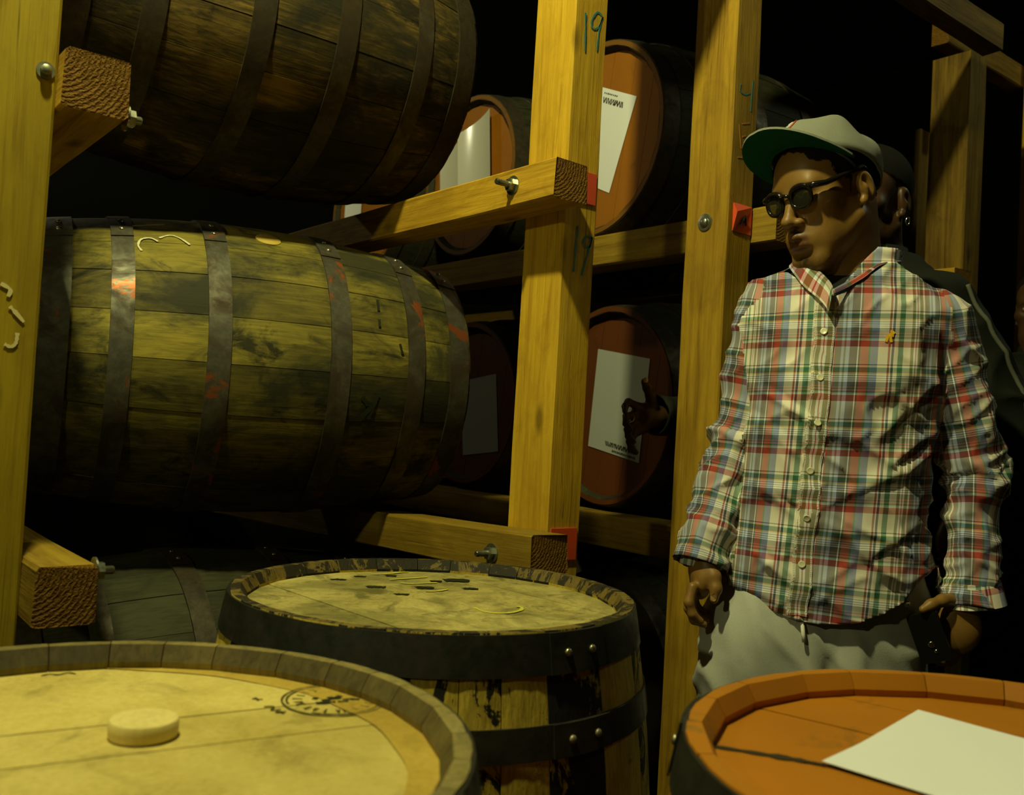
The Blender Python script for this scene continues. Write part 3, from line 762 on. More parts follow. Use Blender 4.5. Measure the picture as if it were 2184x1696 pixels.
# papers fixed on the painted heads; corners given in the head plane as (v, z) offsets
def head_paper(key, corners, label, mat='paper', curl=0.0, lines=None, lift=0.002):
    """corners TL, TR, BL in the head's plane, seen from the head side; y is along local Y, z up is -local X"""
    o = HEADS[key]; L = o['_L']; zf = -L / 2 + 0.022 - lift
    def lp(c): return o.matrix_basis @ Vector((-c[1], c[0], zf))
    bpy.context.view_layer.update()
    mw = Matrix.Translation(o.location) @ o.rotation_euler.to_matrix().to_4x4()
    def wp(c, d=0.0): return mw @ Vector((-c[1], c[0], zf - d))
    TL, TR, BL = corners
    A_, B_, C__ = wp(BL), wp((BL[0] + TR[0] - TL[0], BL[1] + TR[1] - TL[1])), wp(TL)
    s = sheet('paper_sheet', A_, B_ - A_, C__ - A_, lambda s_, t: curl * (s_ - 0.5) ** 2 * 4, M[mat], 8, 8, label=label, cat='paper', group='sheets of paper on barrel heads')
    if lines:
        du, dvv = B_ - A_, C__ - A_; N = du.cross(dvv).normalized()
        mb = MB()
        for (s0, t0, s1, t1, w, nch) in lines:
            for q in range(nch):      # worn print: a row of little upright dashes
                f = (q + 0.5) / nch
                c = A_ + du * (s0 + (s1 - s0) * f) + dvv * (t0 + (t1 - t0) * f)
                up_ = dvv.normalized() * w * 0.5; sd = du.normalized() * random.uniform(-0.3, 0.3) * w
                cz = curl * ((s0 + (s1 - s0) * f) - 0.5) ** 2 * 4
                r = ribbon([c - up_ - sd + N * cz, c + up_ + sd + N * cz], abs(du.length * (s1 - s0)) / nch * random.uniform(0.4, 0.8), N, 0.0008, 0.0003); mb.add(r.v, r.f)
        mb.build('print', M['ink'], s)
    return s
head_paper('l1', ((0.067, 0.166), (-0.163, 0.130), (0.090, -0.120)), 'white paper the hand points at, on the red-brown barrel head', 'paper_shaded', lines=[(0.34, 0.085, 0.90, 0.085, 0.013, 22), (0.48, 0.03, 0.93, 0.03, 0.006, 16)])
head_paper('u1', ((0.070, 0.190), (-0.149, 0.094), (0.165, -0.065)), 'white paper on the orange head between the two middle posts, print near its top', lines=[(0.40, 0.88, 0.80, 0.88, 0.016, 16), (0.38, 0.95, 0.66, 0.95, 0.004, 8)])
head_paper('u2', ((0.072, 0.160), (-0.118, 0.205), (0.040, -0.120)), 'curled white paper on the second orange head, behind the upper rail', 'plastic_sleeve', 0.012, lift=0.014)
head_paper('u2', ((0.212, 0.105), (0.085, 0.145), (0.180, -0.15)), 'pinkish worn sheet at the left of the second orange head', 'plastic_sleeve', 0.004, lift=0.004)
head_paper('l2', ((0.055, 0.075), (-0.140, 0.099), (0.020, -0.180)), 'dim paper, greyed for shade, on the red head deep behind the olive barrel', 'paper_shaded')
head_paper('u3', ((0.20, 0.14), (0.06, 0.14), (0.20, -0.10)), 'sliver of white paper seen below the blackened barrel', curl=0.004)
# ---------------------------------------------------------------- implicit-surface modelling of people and cloth
def axis_coords(parts):
    """[(lo, hi, step), ...] -> one increasing coordinate array"""
    out = []
    for lo, hi, st in parts:
        n = max(1, int(round((hi - lo) / st)))
        out += list(np.linspace(lo, hi, n, endpoint=False))
    out.append(parts[-1][1])
    return np.array(out, np.float32)

class SDF:
    def __init__(self, xs, ys, zs):
        self.c = (xs, ys, zs)
        self.F = np.full((len(xs), len(ys), len(zs)), 0.2, np.float32)
    def sl(self, lo, hi):
        s = []
        for a, l, h in zip(self.c, lo, hi):
            i, j = np.searchsorted(a, l), np.searchsorted(a, h)
            s.append(slice(max(0, i - 1), min(len(a), j + 1)))
        return tuple(s)
    def put(self, lo, hi, fn, k, cut=False):
        m = 0.03 + k
        s = self.sl([a - m for a in lo], [a + m for a in hi])
        S = self.F[s]
        if S.size == 0: return
        x, y, z = (self.c[0][s[0]][:, None, None], self.c[1][s[1]][None, :, None], self.c[2][s[2]][None, None, :])
        d = fn(x, y, z).astype(np.float32)
        if cut: S = -S
        h = np.maximum(k - np.abs(S - d), 0) / k
        r = np.minimum(S, d) - h * h * (k * 0.25)
        self.F[s] = -r if cut else r
    def cap(self, a, b, r1, r2=None, k=0.012, cut=False):
        r2 = r1 if r2 is None else r2
        a, b = np.array(a, float), np.array(b, float); ab = b - a; L2 = max(ab @ ab, 1e-9); rm = max(r1, r2)
        def fn(x, y, z):
            t = np.clip(((x - a[0]) * ab[0] + (y - a[1]) * ab[1] + (z - a[2]) * ab[2]) / L2, 0, 1)
            return np.sqrt((x - a[0] - t * ab[0]) ** 2 + (y - a[1] - t * ab[1]) ** 2 + (z - a[2] - t * ab[2]) ** 2) - (r1 + (r2 - r1) * t)
        self.put(np.minimum(a, b) - rm, np.maximum(a, b) + rm, fn, k, cut)
    def ell(self, c, r, Rm=None, k=0.012, cut=False):
        c = np.array(c, float); r = np.array(r, float); rm = r.max(); Rm = np.eye(3) if Rm is None else np.array(Rm)
        def fn(x, y, z):
            px, py, pz = x - c[0], y - c[1], z - c[2]
            q = [(px * Rm[0, i] + py * Rm[1, i] + pz * Rm[2, i]) / r[i] for i in range(3)]
            k0 = np.sqrt(q[0] ** 2 + q[1] ** 2 + q[2] ** 2)
            k1 = np.sqrt((q[0] / r[0]) ** 2 + (q[1] / r[1]) ** 2 + (q[2] / r[2]) ** 2) + 1e-9
            return k0 * (k0 - 1) / k1
        self.put(c - rm, c + rm, fn, k, cut)
    def stack(self, rows, phi, k=0.03, p=2.3, grow=0.0):
        """rows of (z, cx, cy, half width, half depth) -> trunk with elliptic sections turned by phi"""
        f = stack_fn(rows, phi, p, grow); a = np.array(rows)
        w = a[:, 3].max() + 0.02
        self.put([a[:, 1].min() - w, a[:, 2].min() - w, a[:, 0].min()], [a[:, 1].max() + w, a[:, 2].max() + w, a[:, 0].max()], f, k)
    def chain(self, pts, rs, k=0.008):
        for i in range(len(pts) - 1): self.cap(pts[i], pts[i+1], rs[i], rs[i+1], k)
    def mesh(self):
        F = self.F; s = F < 0
        xs, ys, zs = self.c
        cnt = np.zeros(tuple(n - 1 for n in F.shape), np.uint8)
        for i in (0, 1):
            for j in (0, 1):
                for k in (0, 1):
                    cnt += s[i:F.shape[0]-1+i, j:F.shape[1]-1+j, k:F.shape[2]-1+k]
        act = (cnt > 0) & (cnt < 8)
        cells = np.argwhere(act); idx = np.full(act.shape, -1, np.int32); idx[act] = np.arange(len(cells))
        pos = np.zeros((len(cells), 3)); num = np.zeros(len(cells))
        cor = [(i, j, k) for i in (0, 1) for j in (0, 1) for k in (0, 1)]
        vals = {c: F[cells[:, 0] + c[0], cells[:, 1] + c[1], cells[:, 2] + c[2]] for c in cor}
        for a in cor:
            for ax in range(3):
                if a[ax] == 1: continue
                b = list(a); b[ax] = 1; b = tuple(b)
                va, vb = vals[a], vals[b]; m = (va < 0) != (vb < 0)
                t = np.where(m, va / np.where(m, va - vb, 1), 0)
                q = np.array(a, float)[None, :].repeat(len(cells), 0); q[:, ax] += t
                pos[m] += q[m]; num[m] += 1
        pos = pos / num[:, None] + cells
        V = np.stack([np.interp(pos[:, i], np.arange(len(self.c[i])), self.c[i]) for i in range(3)], -1)
        quads = []
        for ax in range(3):
            u, v = (ax + 1) % 3, (ax + 2) % 3
            sa = [slice(None)] * 3; sb = [slice(None)] * 3
            sa[ax] = slice(0, -1); sb[ax] = slice(1, None)
            for w in (u, v): sa[w] = slice(1, -1); sb[w] = slice(1, -1)
            A, B = s[tuple(sa)], s[tuple(sb)]
            e = np.argwhere(A != B)
            if len(e) == 0: continue
            fl = A[tuple(e.T)]
            e[:, u] += 1; e[:, v] += 1
            def cell(du, dv):
                q = e.copy(); q[:, u] += du; q[:, v] += dv; return idx[tuple(q.T)]
            q = np.stack([cell(-1, -1), cell(0, -1), cell(0, 0), cell(-1, 0)], -1)
            q[~fl] = q[~fl][:, ::-1]
            quads.append(q)
        return V, np.concatenate(quads)

def stack_fn(rows, phi, p=2.3, grow=0.0):
    a = np.array(rows, float); cs, sn = math.cos(phi), math.sin(phi)
    def fn(x, y, z):
        zz = np.asarray(z, float)
        cx, cy, A, B = (np.interp(zz, a[:, 0], a[:, i]) for i in (1, 2, 3, 4))
        A = A + grow; B = B + grow
        X = (x - cx) * cs - (y - cy) * sn; Y = (x - cx) * sn + (y - cy) * cs
        q = ((np.abs(X) / A) ** p + (np.abs(Y) / B) ** p + 1e-12) ** (1 / p)
        d = (q - 1) * np.minimum(A, B)
        return np.maximum(d, np.maximum(zz - a[-1, 0], a[0, 0] - zz))
    return fn

_T = rng.random((64, 64, 64)).astype(np.float32)
def vnoise(P):
    """smooth value noise in 0..1 for an (n, 3) array"""
    P = np.asarray(P, float); i = np.floor(P).astype(int); f = P - i; f = f * f * (3 - 2 * f); o = np.zeros(len(P))
    for a in (0, 1):
        for b in (0, 1):
            for c in (0, 1):
                w = (f[:, 0] if a else 1 - f[:, 0]) * (f[:, 1] if b else 1 - f[:, 1]) * (f[:, 2] if c else 1 - f[:, 2])
                o += w * _T[(i[:, 0] + a) % 64, (i[:, 1] + b) % 64, (i[:, 2] + c) % 64]
    return o
def vnormals(V, Q):
    n = np.zeros_like(V); a, b, c, d = (V[Q[:, i]] for i in range(4)); fn = np.cross(c - a, d - b)
    for i in range(4): np.add.at(n, Q[:, i], fn)
    return n / (np.linalg.norm(n, axis=1, keepdims=True) + 1e-12)
def relax(V, Q, it=2, w=0.5):
    for _ in range(it):
        s = np.zeros_like(V); c = np.zeros(len(V))
        for i in range(4):
            for j in ((i + 1) % 4, (i - 1) % 4):
                np.add.at(s, Q[:, i], V[Q[:, j]]); np.add.at(c, Q[:, i], 1)
        V = V * (1 - w) + w * s / c[:, None]
    return V
def np_mesh(name, V, Q, mats, mi=None, uv=None):
    me = bpy.data.meshes.new(name)
    me.vertices.add(len(V)); me.vertices.foreach_set('co', np.ascontiguousarray(V, np.float32).ravel())
    me.loops.add(Q.size); me.loops.foreach_set('vertex_index', np.ascontiguousarray(Q, np.int32).ravel())
    me.polygons.add(len(Q)); me.polygons.foreach_set('loop_start', np.arange(0, Q.size, Q.shape[1], dtype=np.int32))
    if not isinstance(mats, (list, tuple)): mats = [mats]
    for m in mats: me.materials.append(m)
    if mi is not None: me.polygons.foreach_set('material_index', np.ascontiguousarray(mi, np.int32))
    if uv is not None:
        l = me.uv_layers.new(name='plaid'); l.data.foreach_set('uv', np.ascontiguousarray(uv, np.float32).ravel())
    me.polygons.foreach_set('use_smooth', np.ones(len(Q), bool))
    me.update(); me.validate()
    return me
def trim(V, Q, g, snap=True):
    """keep the faces where g < 0 and pull the border onto g = 0"""
    gv = g(V); keep = (gv[Q] < 0).any(1); Q2 = Q[keep]
    if snap:
        e = 1e-4; mv = np.where(gv > 0)[0]; mv = np.intersect1d(mv, Q2.ravel())
        for _ in range(3):
            P = V[mv]; g0 = g(P); gr = np.stack([(g(P + np.eye(3)[i] * e) - g0) / e for i in range(3)], -1)
            V[mv] = P - gr * (g0 / ((gr ** 2).sum(1) + 1e-6))[:, None] * (np.abs(g0) < 0.03)[:, None]
    used = np.unique(Q2); re = np.full(len(V), -1); re[used] = np.arange(len(used))
    return V[used], re[Q2]

# ---------------------------------------------------------------- people's materials
def mat_skin(name, base, deep):
    g = G(name)
    n = g.noise(g.map((1, 1, 1)), 22, 5, 0.6); f = g.noise(g.map((1, 1, 1)), 420, 2, 0.5)
    g.bump(f, 0.15, 0.0006)
    at_ = g.n.new('ShaderNodeAttribute'); at_.attribute_name = 'stubble'
    c_ = g.mix(at_.outputs['Fac'], g.mix(g.ramp(n, [(0.35, 0.0), (0.7, 0.6)]), base, deep), (0.014, 0.009, 0.005))
    al_ = g.n.new('ShaderNodeAttribute'); al_.attribute_name = 'lip'
    c_ = g.mix(al_.outputs['Fac'], c_, tuple(x * k_ for x, k_ in zip(deep, (0.62, 0.52, 0.75))))
    m = g.fin(c_, 0.46, 0, 0.42)
    g.b.inputs['Subsurface Weight'].default_value = 0.05; g.b.inputs['Subsurface Radius'].default_value = (0.008, 0.004, 0.002)
    return m
def mat_cloth(name, a, b, scale=500, rough=0.9, bump=0.25):
    g = G(name)
    n = g.noise(g.map((1, 1, 1)), scale, 3, 0.7); big = g.noise(g.map((1, 1, 1)), 9, 4, 0.6)
    c = g.mix(n, a, b); c = g.mix(g.ramp(big, [(0.4, 0.0), (0.7, 0.25)]), c, tuple(x * 0.7 for x in a))
    g.bump(n, bump, 0.001)
    m = g.fin(c, rough, 0, 0.15); g.b.inputs['Sheen Weight'].default_value = 0.05 if a[0] > 0.1 else 0.0
    return m
def mat_plaid(name, pw=0.172, pt=0.104):
    g = G(name)
    uvn = g.n.new('ShaderNodeUVMap'); uvn.uv_map = 'plaid'
    s = g.sep(uvn.outputs[0])
    def frac(x, per, off): return g.math('FRACT', g.math('ADD', g.math('DIVIDE', x, per), off))
    cream, white, red, dred = (0.92, 0.88, 0.78), (0.86, 0.90, 0.98), (0.50, 0.052, 0.030), (0.40, 0.020, 0.018)
    green, navy, blue, olive = (0.004, 0.20, 0.10), (0.014, 0.018, 0.090), (0.18, 0.26, 0.58), (0.21, 0.19, 0.05)
    grey, dark, lblue = (0.11, 0.125, 0.125), (0.028, 0.024, 0.03), (0.36, 0.46, 0.78)
    W = [(0.0, red), (0.085, green), (0.105, blue), (0.185, cream), (0.295, dred), (0.318, white), (0.335, navy), (0.362, cream), (0.410, green), (0.470, cream), (0.560, olive),
         (0.598, white), (0.622, red), (0.634, white), (0.660, olive), (0.705, white), (0.728, dred), (0.745, grey), (0.80, lblue), (0.825, grey), (0.845, lblue), (0.885, navy), (0.925, dark), (0.955, navy), (0.968, white), (0.98, dark)]
    T = [(0.0, red), (0.11, cream), (0.43, grey), (0.450, cream), (0.49, green), (0.545, grey), (0.585, (0.72, 0.58, 0.10)), (0.610, white), (0.64, grey), (0.652, white), (0.68, grey), (0.692, white),
         (0.72, grey), (0.732, white), (0.755, grey), (0.85, (0.55, 0.22, 0.18)), (0.865, grey), (0.895, (0.60, 0.26, 0.20)), (0.92, grey), (0.955, (0.55, 0.72, 0.58)), (0.985, white)]
    a = g.ramp(frac(s[0], pw, 0.63), W, 'CONSTANT'); b = g.ramp(frac(s[1], -pt, 1.352 / pt), T, 'CONSTANT')
    c = g.mix(0.45, a, b); c = g.mix(0.38, c, g.mix(1.0, a, b, 'MULTIPLY'))
    n = g.noise(g.map((1, 1, 1)), 700, 2, 0.6)
    c = g.mix(g.math('MULTIPLY', n, 0.18), c, (0.3, 0.3, 0.25))
    g.bump(n, 0.15, 0.0008)
    m = g.fin(c, 0.85, 0, 0.2)
    return m
M['plaid'] = mat_plaid('plaid_cotton')
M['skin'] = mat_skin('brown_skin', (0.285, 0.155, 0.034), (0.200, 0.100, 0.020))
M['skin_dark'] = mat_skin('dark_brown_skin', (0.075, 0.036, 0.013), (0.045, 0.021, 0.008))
M['hair'] = mat_cloth('black_hair', (0.006, 0.005, 0.003), (0.012, 0.010, 0.006), 900, 0.8, 0.6)
M['beard'] = mat_cloth('beard_stubble', (0.014, 0.009, 0.005), (0.034, 0.019, 0.008), 1500, 0.75, 0.5)
M['capgrey'] = mat_cloth('heather_grey_wool', (0.29, 0.30, 0.245), (0.20, 0.21, 0.165), 420, 0.9, 0.3)
M['capgreen'] = mat_cloth('green_brim_lining', (0.012, 0.130, 0.060), (0.010, 0.105, 0.048), 500)
M['emblem_red'] = plain('red_embroidery', (0.45, 0.02, 0.02), 0.7)
M['emblem_white'] = plain('white_embroidery', (0.75, 0.75, 0.66), 0.7)
M['sweat'] = mat_cloth('grey_fleece', (0.56, 0.57, 0.50), (0.43, 0.44, 0.38), 380, 0.95, 0.35)
M['tee'] = mat_cloth('black_cotton', (0.012, 0.012, 0.010), (0.02, 0.02, 0.016), 500)
M['jacket'] = mat_cloth('black_jacket', (0.010, 0.012, 0.008), (0.017, 0.019, 0.013), 300, 0.75)
M['jeans'] = mat_cloth('dark_trousers', (0.016, 0.017, 0.016), (0.026, 0.027, 0.024), 300)
M['shoe'] = plain('shoe_rubber', (0.05, 0.05, 0.045), 0.6)
M['frame'] = plain('black_acetate', (0.010, 0.008, 0.006), 0.18, 0, 0.55)
M['phone'] = plain('black_phone', (0.008, 0.009, 0.008), 0.22, 0, 0.5)
M['button'] = plain('shell_button', (0.72, 0.70, 0.48), 0.25, 0, 0.5)
M['thread_yellow'] = plain('yellow_thread', (0.85, 0.50, 0.02), 0.7)
M['thread'] = plain('white_thread', (0.80, 0.78, 0.68), 0.8)
M['silver'] = plain('silver', (0.75, 0.73, 0.6), 0.18, 1.0)
M['nail'] = plain('finger_nail', (0.42, 0.26, 0.10), 0.35, 0, 0.45)
gl = G('dark_lens'); M['lens'] = gl.fin((0.05, 0.05, 0.03), 0.04, 0, 0.6)
gl.b.inputs['Transmission Weight'].default_value = 0.6; gl.b.inputs['IOR'].default_value = 1.05

FWH, RTH = Vector((0.62321, 0.78206, 0)), Vector((0.78206, -0.62321, 0))
def view_place(a, d):   # a metres to the right of the view axis, d metres away along it, on the floor
    q = Vector((CAM.x, CAM.y, 0)) + FWH * d + RTH * a
    return q
ROTV = -math.radians(38.551)

def head_prims(S, H, Rm, s, nose=1.0, lips=True):
    """H position of the ear axis, Rm columns = his right, forward, up; s scale"""
    H = np.array(H); Rm = np.array(Rm)
    def P(x, y, z): return H + s * (Rm @ np.array((x, y, z)))
    def E(c, r, k=0.012, cut=False, rot=None): S.ell(P(*c), np.array(r) * s, Rm if rot is None else Rm @ rot, k * s, cut)
    def C(a, b, r1, r2=None, k=0.012, cut=False): S.cap(P(*a), P(*b), r1 * s, (r1 if r2 is None else r2) * s, k * s, cut)
    E((0, -0.008, 0.050), (0.076, 0.099, 0.080), 0.02)
    E((0, 0.040, 0.030), (0.064, 0.060, 0.068), 0.03)
    E((0, 0.040, -0.036), (0.060, 0.050, 0.086), 0.03)
    for q in (-1, 1):
        C((q * 0.056, 0.004, -0.050), (q * 0.022, 0.072, -0.108), 0.018, 0.017, 0.03)
        E((q * 0.046, 0.066, -0.010), (0.022, 0.022, 0.016), 0.025)
        E((q * 0.030, 0.066, -0.062), (0.024, 0.022, 0.034), 0.025)
    C((-0.016, 0.078, -0.116), (0.016, 0.078, -0.116), 0.018, None, 0.022)
    C((-0.040, 0.083, 0.026), (0.040, 0.083, 0.026), 0.011, None, 0.018)
    for q in (-1, 1):
        E((q * 0.032, 0.100, 0.008), (0.016, 0.012, 0.011), 0.014, True)
        E((q * 0.032, 0.082, 0.008), (0.0135, 0.0125, 0.0125), 0.004)
    C((0, 0.091, 0.018), (0, 0.113, -0.030), 0.0082, 0.0106, 0.012)
    E((0, 0.116, -0.033), (0.0118, 0.0125, 0.0105), 0.008)
    for q in (-1, 1):
        E((q * 0.0150, 0.101, -0.0375), (0.0086, 0.0120, 0.0082), 0.007)
        E((q * 0.0085, 0.108, -0.0480), (0.0050, 0.0075, 0.0050), 0.003, True)
    if lips:
        E((0, 0.083, -0.070), (0.034, 0.022, 0.026), 0.016)
        C((-0.020, 0.096, -0.0665), (0.0, 0.1065, -0.0625), 0.0056, 0.0078, 0.006); C((0.020, 0.096, -0.0665), (0.0, 0.1065, -0.0625), 0.0056, 0.0078, 0.006)
        C((-0.015, 0.097, -0.0795), (0.015, 0.097, -0.0795), 0.0095, None, 0.006)
        C((-0.023, 0.107, -0.0715), (0.023, 0.107, -0.0715), 0.0027, None, 0.003, True)
        C((-0.015, 0.103, -0.095), (0.015, 0.103, -0.095), 0.008, None, 0.012, True)
    for q in (-1, 1):
        a = math.radians(-14); rx = np.array([[1, 0, 0], [0, math.cos(a), -math.sin(a)], [0, math.sin(a), math.cos(a)]])
        E((q * 0.079, -0.010, 0.002), (0.011, 0.019, 0.033), 0.006, False, rx)
        E((q * 0.090, -0.006, 0.002), (0.008, 0.0105, 0.020), 0.005, True, rx)
        E((q * 0.084, -0.004, -0.006), (0.006, 0.005, 0.012), 0.004, False, rx)
        E((q * 0.080, 0.002, -0.026), (0.007, 0.008, 0.009), 0.006)
    return P

def head_frame(psi, pitch, roll=0.0):
    """psi: turn of the face towards the viewer's left, pitch down, roll to his left; columns right, forward, up"""
    fh = np.array((-math.sin(psi), -math.cos(psi), 0)); rt = np.array((-math.cos(psi), math.sin(psi), 0)); up = np.array((0, 0, 1.0))
    f = fh * math.cos(pitch) - up * math.sin(pitch); u = fh * math.sin(pitch) + up * math.cos(pitch)
    r2 = rt * math.cos(roll) + u * math.sin(roll); u2 = u * math.cos(roll) - rt * math.sin(roll)
    return np.stack([r2, f, u2], -1)

# ================================================================ the man in the plaid shirt
KS = 0.946                       # his coordinates are drawn at 1.85 m and set down at 1.75 m
man = empty('person', view_place(0.64 * KS, 1.85 * KS), (0, 0, ROTV), label='man in plaid shirt, grey cap and glasses, looking left, phone in hand', cat='person')
def TM(V):
    V = np.array(V, float); V = V * KS; V[..., 2] += 1.1522 * (1 - KS); return V
def tv(p): return Vector(TM(np.array(p)))
FZ = 1.1522 - 1.1522 / KS        # his floor in drawing coordinates
PHI = R(16)
TORSO = [(0.74, 0.003, 0.035, 0.200, 0.132), (0.80, 0.003, 0.03, 0.202, 0.130), (0.92, 0.004, 0.025, 0.196, 0.124), (1.02, 0.004, 0.02, 0.183, 0.116), (1.13, 0.009, 0.02, 0.172, 0.112), (1.20, 0.014, 0.022, 0.172, 0.114),
         (1.28, 0.021, 0.025, 0.178, 0.118), (1.36, 0.026, 0.03, 0.184, 0.118), (1.42, 0.028, 0.035, 0.184, 0.110), (1.455, 0.030, 0.04, 0.166, 0.100), (1.485, 0.030, 0.045, 0.140, 0.090), (1.515, 0.032, 0.05, 0.104, 0.080), (1.56, 0.034, 0.05, 0.080, 0.072), (1.60, 0.034, 0.05, 0.072, 0.066)]
def PX(a, y, z):                 # a, z read at 1.85 m, moved to depth 1.85 + y along the line of sight
    f = (1.85 + y) / 1.85
    return np.array(((a + 0.64) * f - 0.64, y, 1.1522 + (z - 1.1522) * f))
def PXs(l): return [PX(*q) for q in l]
RSH, REL, RWR = PX(-0.137, 0.070, 1.412), PX(-0.186, 0.085, 1.160), PX(-0.240, 0.025, 0.950)
LSH, LEL, LWR = PX(0.205, -0.020, 1.412), PX(0.282, -0.030, 1.110), PX(0.286, -0.070, 0.900)
HP = R(63)
HR = head_frame(HP, R(17), R(-3)); HC = (-0.026, 0.010, 1.650); HS = 1.06

S = SDF(axis_coords([(-0.34, 0.40, 0.0034)]), axis_coords([(-0.24, 0.24, 0.0034)]),
        axis_coords([(FZ, 0.70, 0.012), (0.70, 0.98, 0.0032), (0.98, 1.44, 0.010), (1.44, 1.80, 0.0030)]))
S.stack(TORSO[:11], PHI, 0.03, grow=-0.022)
hp = head_prims(S, HC, HR, HS)
S.cap(hp(0, -0.030, -0.030), (0.032, 0.055, 1.46), 0.064, 0.074, 0.03)
S.cap(hp(0, -0.012, -0.075), (0.020, 0.030, 1.48), 0.046, 0.058, 0.03)
for sh, el, wr in ((RSH, REL, RWR), (LSH, LEL, LWR)):
    S.cap(sh, el, 0.046, 0.036, 0.02); S.cap(el, wr, 0.036, 0.024, 0.02)
# right hand hanging beside the thigh, seen from the thumb side
S.cap(RWR, PX(-0.246, 0.004, 0.895), 0.025, 0.026, 0.012)
S.ell(PX(-0.247, 0.002, 0.875), (0.021, 0.042, 0.042), None, 0.012)
fing = [[(-0.262, -0.030, 0.856), (-0.268, -0.036, 0.826), (-0.260, -0.036, 0.803), (-0.243, -0.034, 0.790)],
        [(-0.263, -0.010, 0.850), (-0.268, -0.014, 0.815), (-0.256, -0.014, 0.792), (-0.236, -0.012, 0.784)],
        [(-0.261, 0.010, 0.850), (-0.264, 0.008, 0.818), (-0.250, 0.006, 0.797), (-0.232, 0.006, 0.792)],
        [(-0.257, 0.028, 0.853), (-0.258, 0.028, 0.828), (-0.246, 0.026, 0.811), (-0.232, 0.024, 0.808)]]
for i, c in enumerate(fing): S.chain(PXs(c), [0.0105, 0.0095, 0.0088, 0.0072] if i < 3 else [0.009, 0.0085, 0.0078, 0.0065], 0.006)
S.chain(PXs([(-0.236, -0.020, 0.903), (-0.221, -0.034, 0.880), (-0.216, -0.042, 0.856), (-0.219, -0.045, 0.834)]), [0.015, 0.0125, 0.011, 0.0085], 0.008)
# left hand round the phone
S.cap(LWR, PX(0.272, -0.085, 0.855), 0.026, 0.027, 0.012)
S.ell(PX(0.266, -0.088, 0.808), (0.041, 0.021, 0.052), [[0.97, 0.2, 0], [-0.2, 0.97, 0], [0, 0, 1]], 0.014)
S.chain(PXs([(0.258, -0.094, 0.862), (0.232, -0.108, 0.858), (0.210, -0.116, 0.848), (0.194, -0.119, 0.838)]), [0.0135, 0.0108, 0.0096, 0.0076], 0.008)
for i, (z, q) in enumerate(((0.800, 0.0), (0.783, 0.004), (0.766, 0.004), (0.752, 0.0))):
    S.chain(PXs([(0.276 - i * 0.004, -0.084, z + 0.010), (0.262 - i * 0.003, -0.064 + q, z - 0.010), (0.234, -0.058, z - 0.012), (0.212, -0.066, z - 0.006)]), [0.0115, 0.0105, 0.0095, 0.0078], 0.006)
# legs and feet inside the clothes
for q, hx in ((-1, -0.098), (1, 0.098)):
    S.cap((hx, 0.03, 0.80), (hx * 1.1, 0.02, 0.44), 0.082, 0.055, 0.03); S.cap((hx * 1.1, 0.02, 0.44), (hx * 1.15, 0.05, 0.03), 0.055, 0.036, 0.02)
    S.cap((hx * 1.15, 0.05, FZ + 0.05), (hx * 1.25, -0.09, FZ + 0.035), 0.036, 0.028, 0.02)
V, Q = S.mesh(); V = relax(V, Q, 1, 0.4)
body = obj('body', np_mesh('body', TM(V), Q, M['skin']), man)

def shell(name, mat, inside, off, parent, src=(V, Q)):
    V0, Q0 = src; m = inside(V0); k = m[Q0].all(1)
    if not k.any(): return
    n = vnormals(V0, Q0); Q1 = Q0[k]; used = np.unique(Q1); re = np.full(len(V0), -1); re[used] = np.arange(len(used))
    return obj(name, np_mesh(name, TM(V0[used] + n[used] * off), re[Q1], mat), parent)
def hl(V0): return ((V0 - np.array(HC)) @ HR) / HS       # into head coordinates: right, forward, up
def lipmask(V0):
    h = hl(V0); e = lambda x, w: 1 / (1 + np.exp(-x / w))
    return e(0.0255 - np.abs(h[:, 0]), 0.0012) * e(h[:, 1] - 0.086, 0.003) * e(-0.0570 - 0.16 * np.abs(h[:, 0]) - h[:, 2], 0.0008) * e(h[:, 2] + 0.0895 - 0.34 * np.abs(h[:, 0]), 0.0012)
def stubble(V0):
    h = hl(V0); nz = vnoise(V0 * 190) * 0.5 + 0.5
    g_ = lambda c, w: np.exp(-(((h[:, 0]) / w[0]) ** 2 + ((h[:, 1] - c[0]) / w[1]) ** 2 + ((h[:, 2] - c[1]) / w[2]) ** 2))
    v = 1.0 * g_((0.085, -0.112), (0.026, 0.03, 0.020)) + 0.9 * g_((0.105, -0.0545), (0.028, 0.014, 0.0055)) + 0.45 * g_((0.05, -0.120), (0.06, 0.05, 0.02))
    return np.clip(v * nz * 1.3, 0, 0.92)
at = body.data.attributes.new('lip', 'FLOAT', 'POINT'); at.data.foreach_set('value', lipmask(V).astype(np.float32))
at = body.data.attributes.new('stubble', 'FLOAT', 'POINT'); at.data.foreach_set('value', stubble(V).astype(np.float32))
BD = SDF(axis_coords([(-0.16, 0.06, 0.004)]), axis_coords([(-0.16, 0.10, 0.004)]), axis_coords([(1.44, 1.60, 0.004)]))
BD.ell(hp(0, 0.082, -0.128), np.array((0.017, 0.014, 0.017)) * HS, HR, 0.006); BD.ell(hp(0, 0.086, -0.140), np.array((0.009, 0.009, 0.012)) * HS, HR, 0.006)
bv, bq = BD.mesh(); bv = bv + vnormals(bv, bq) * ((vnoise(bv * 260) - 0.5) * 0.006)[:, None]
obj('goatee', np_mesh('goatee', TM(bv), bq, M['hair']), man)
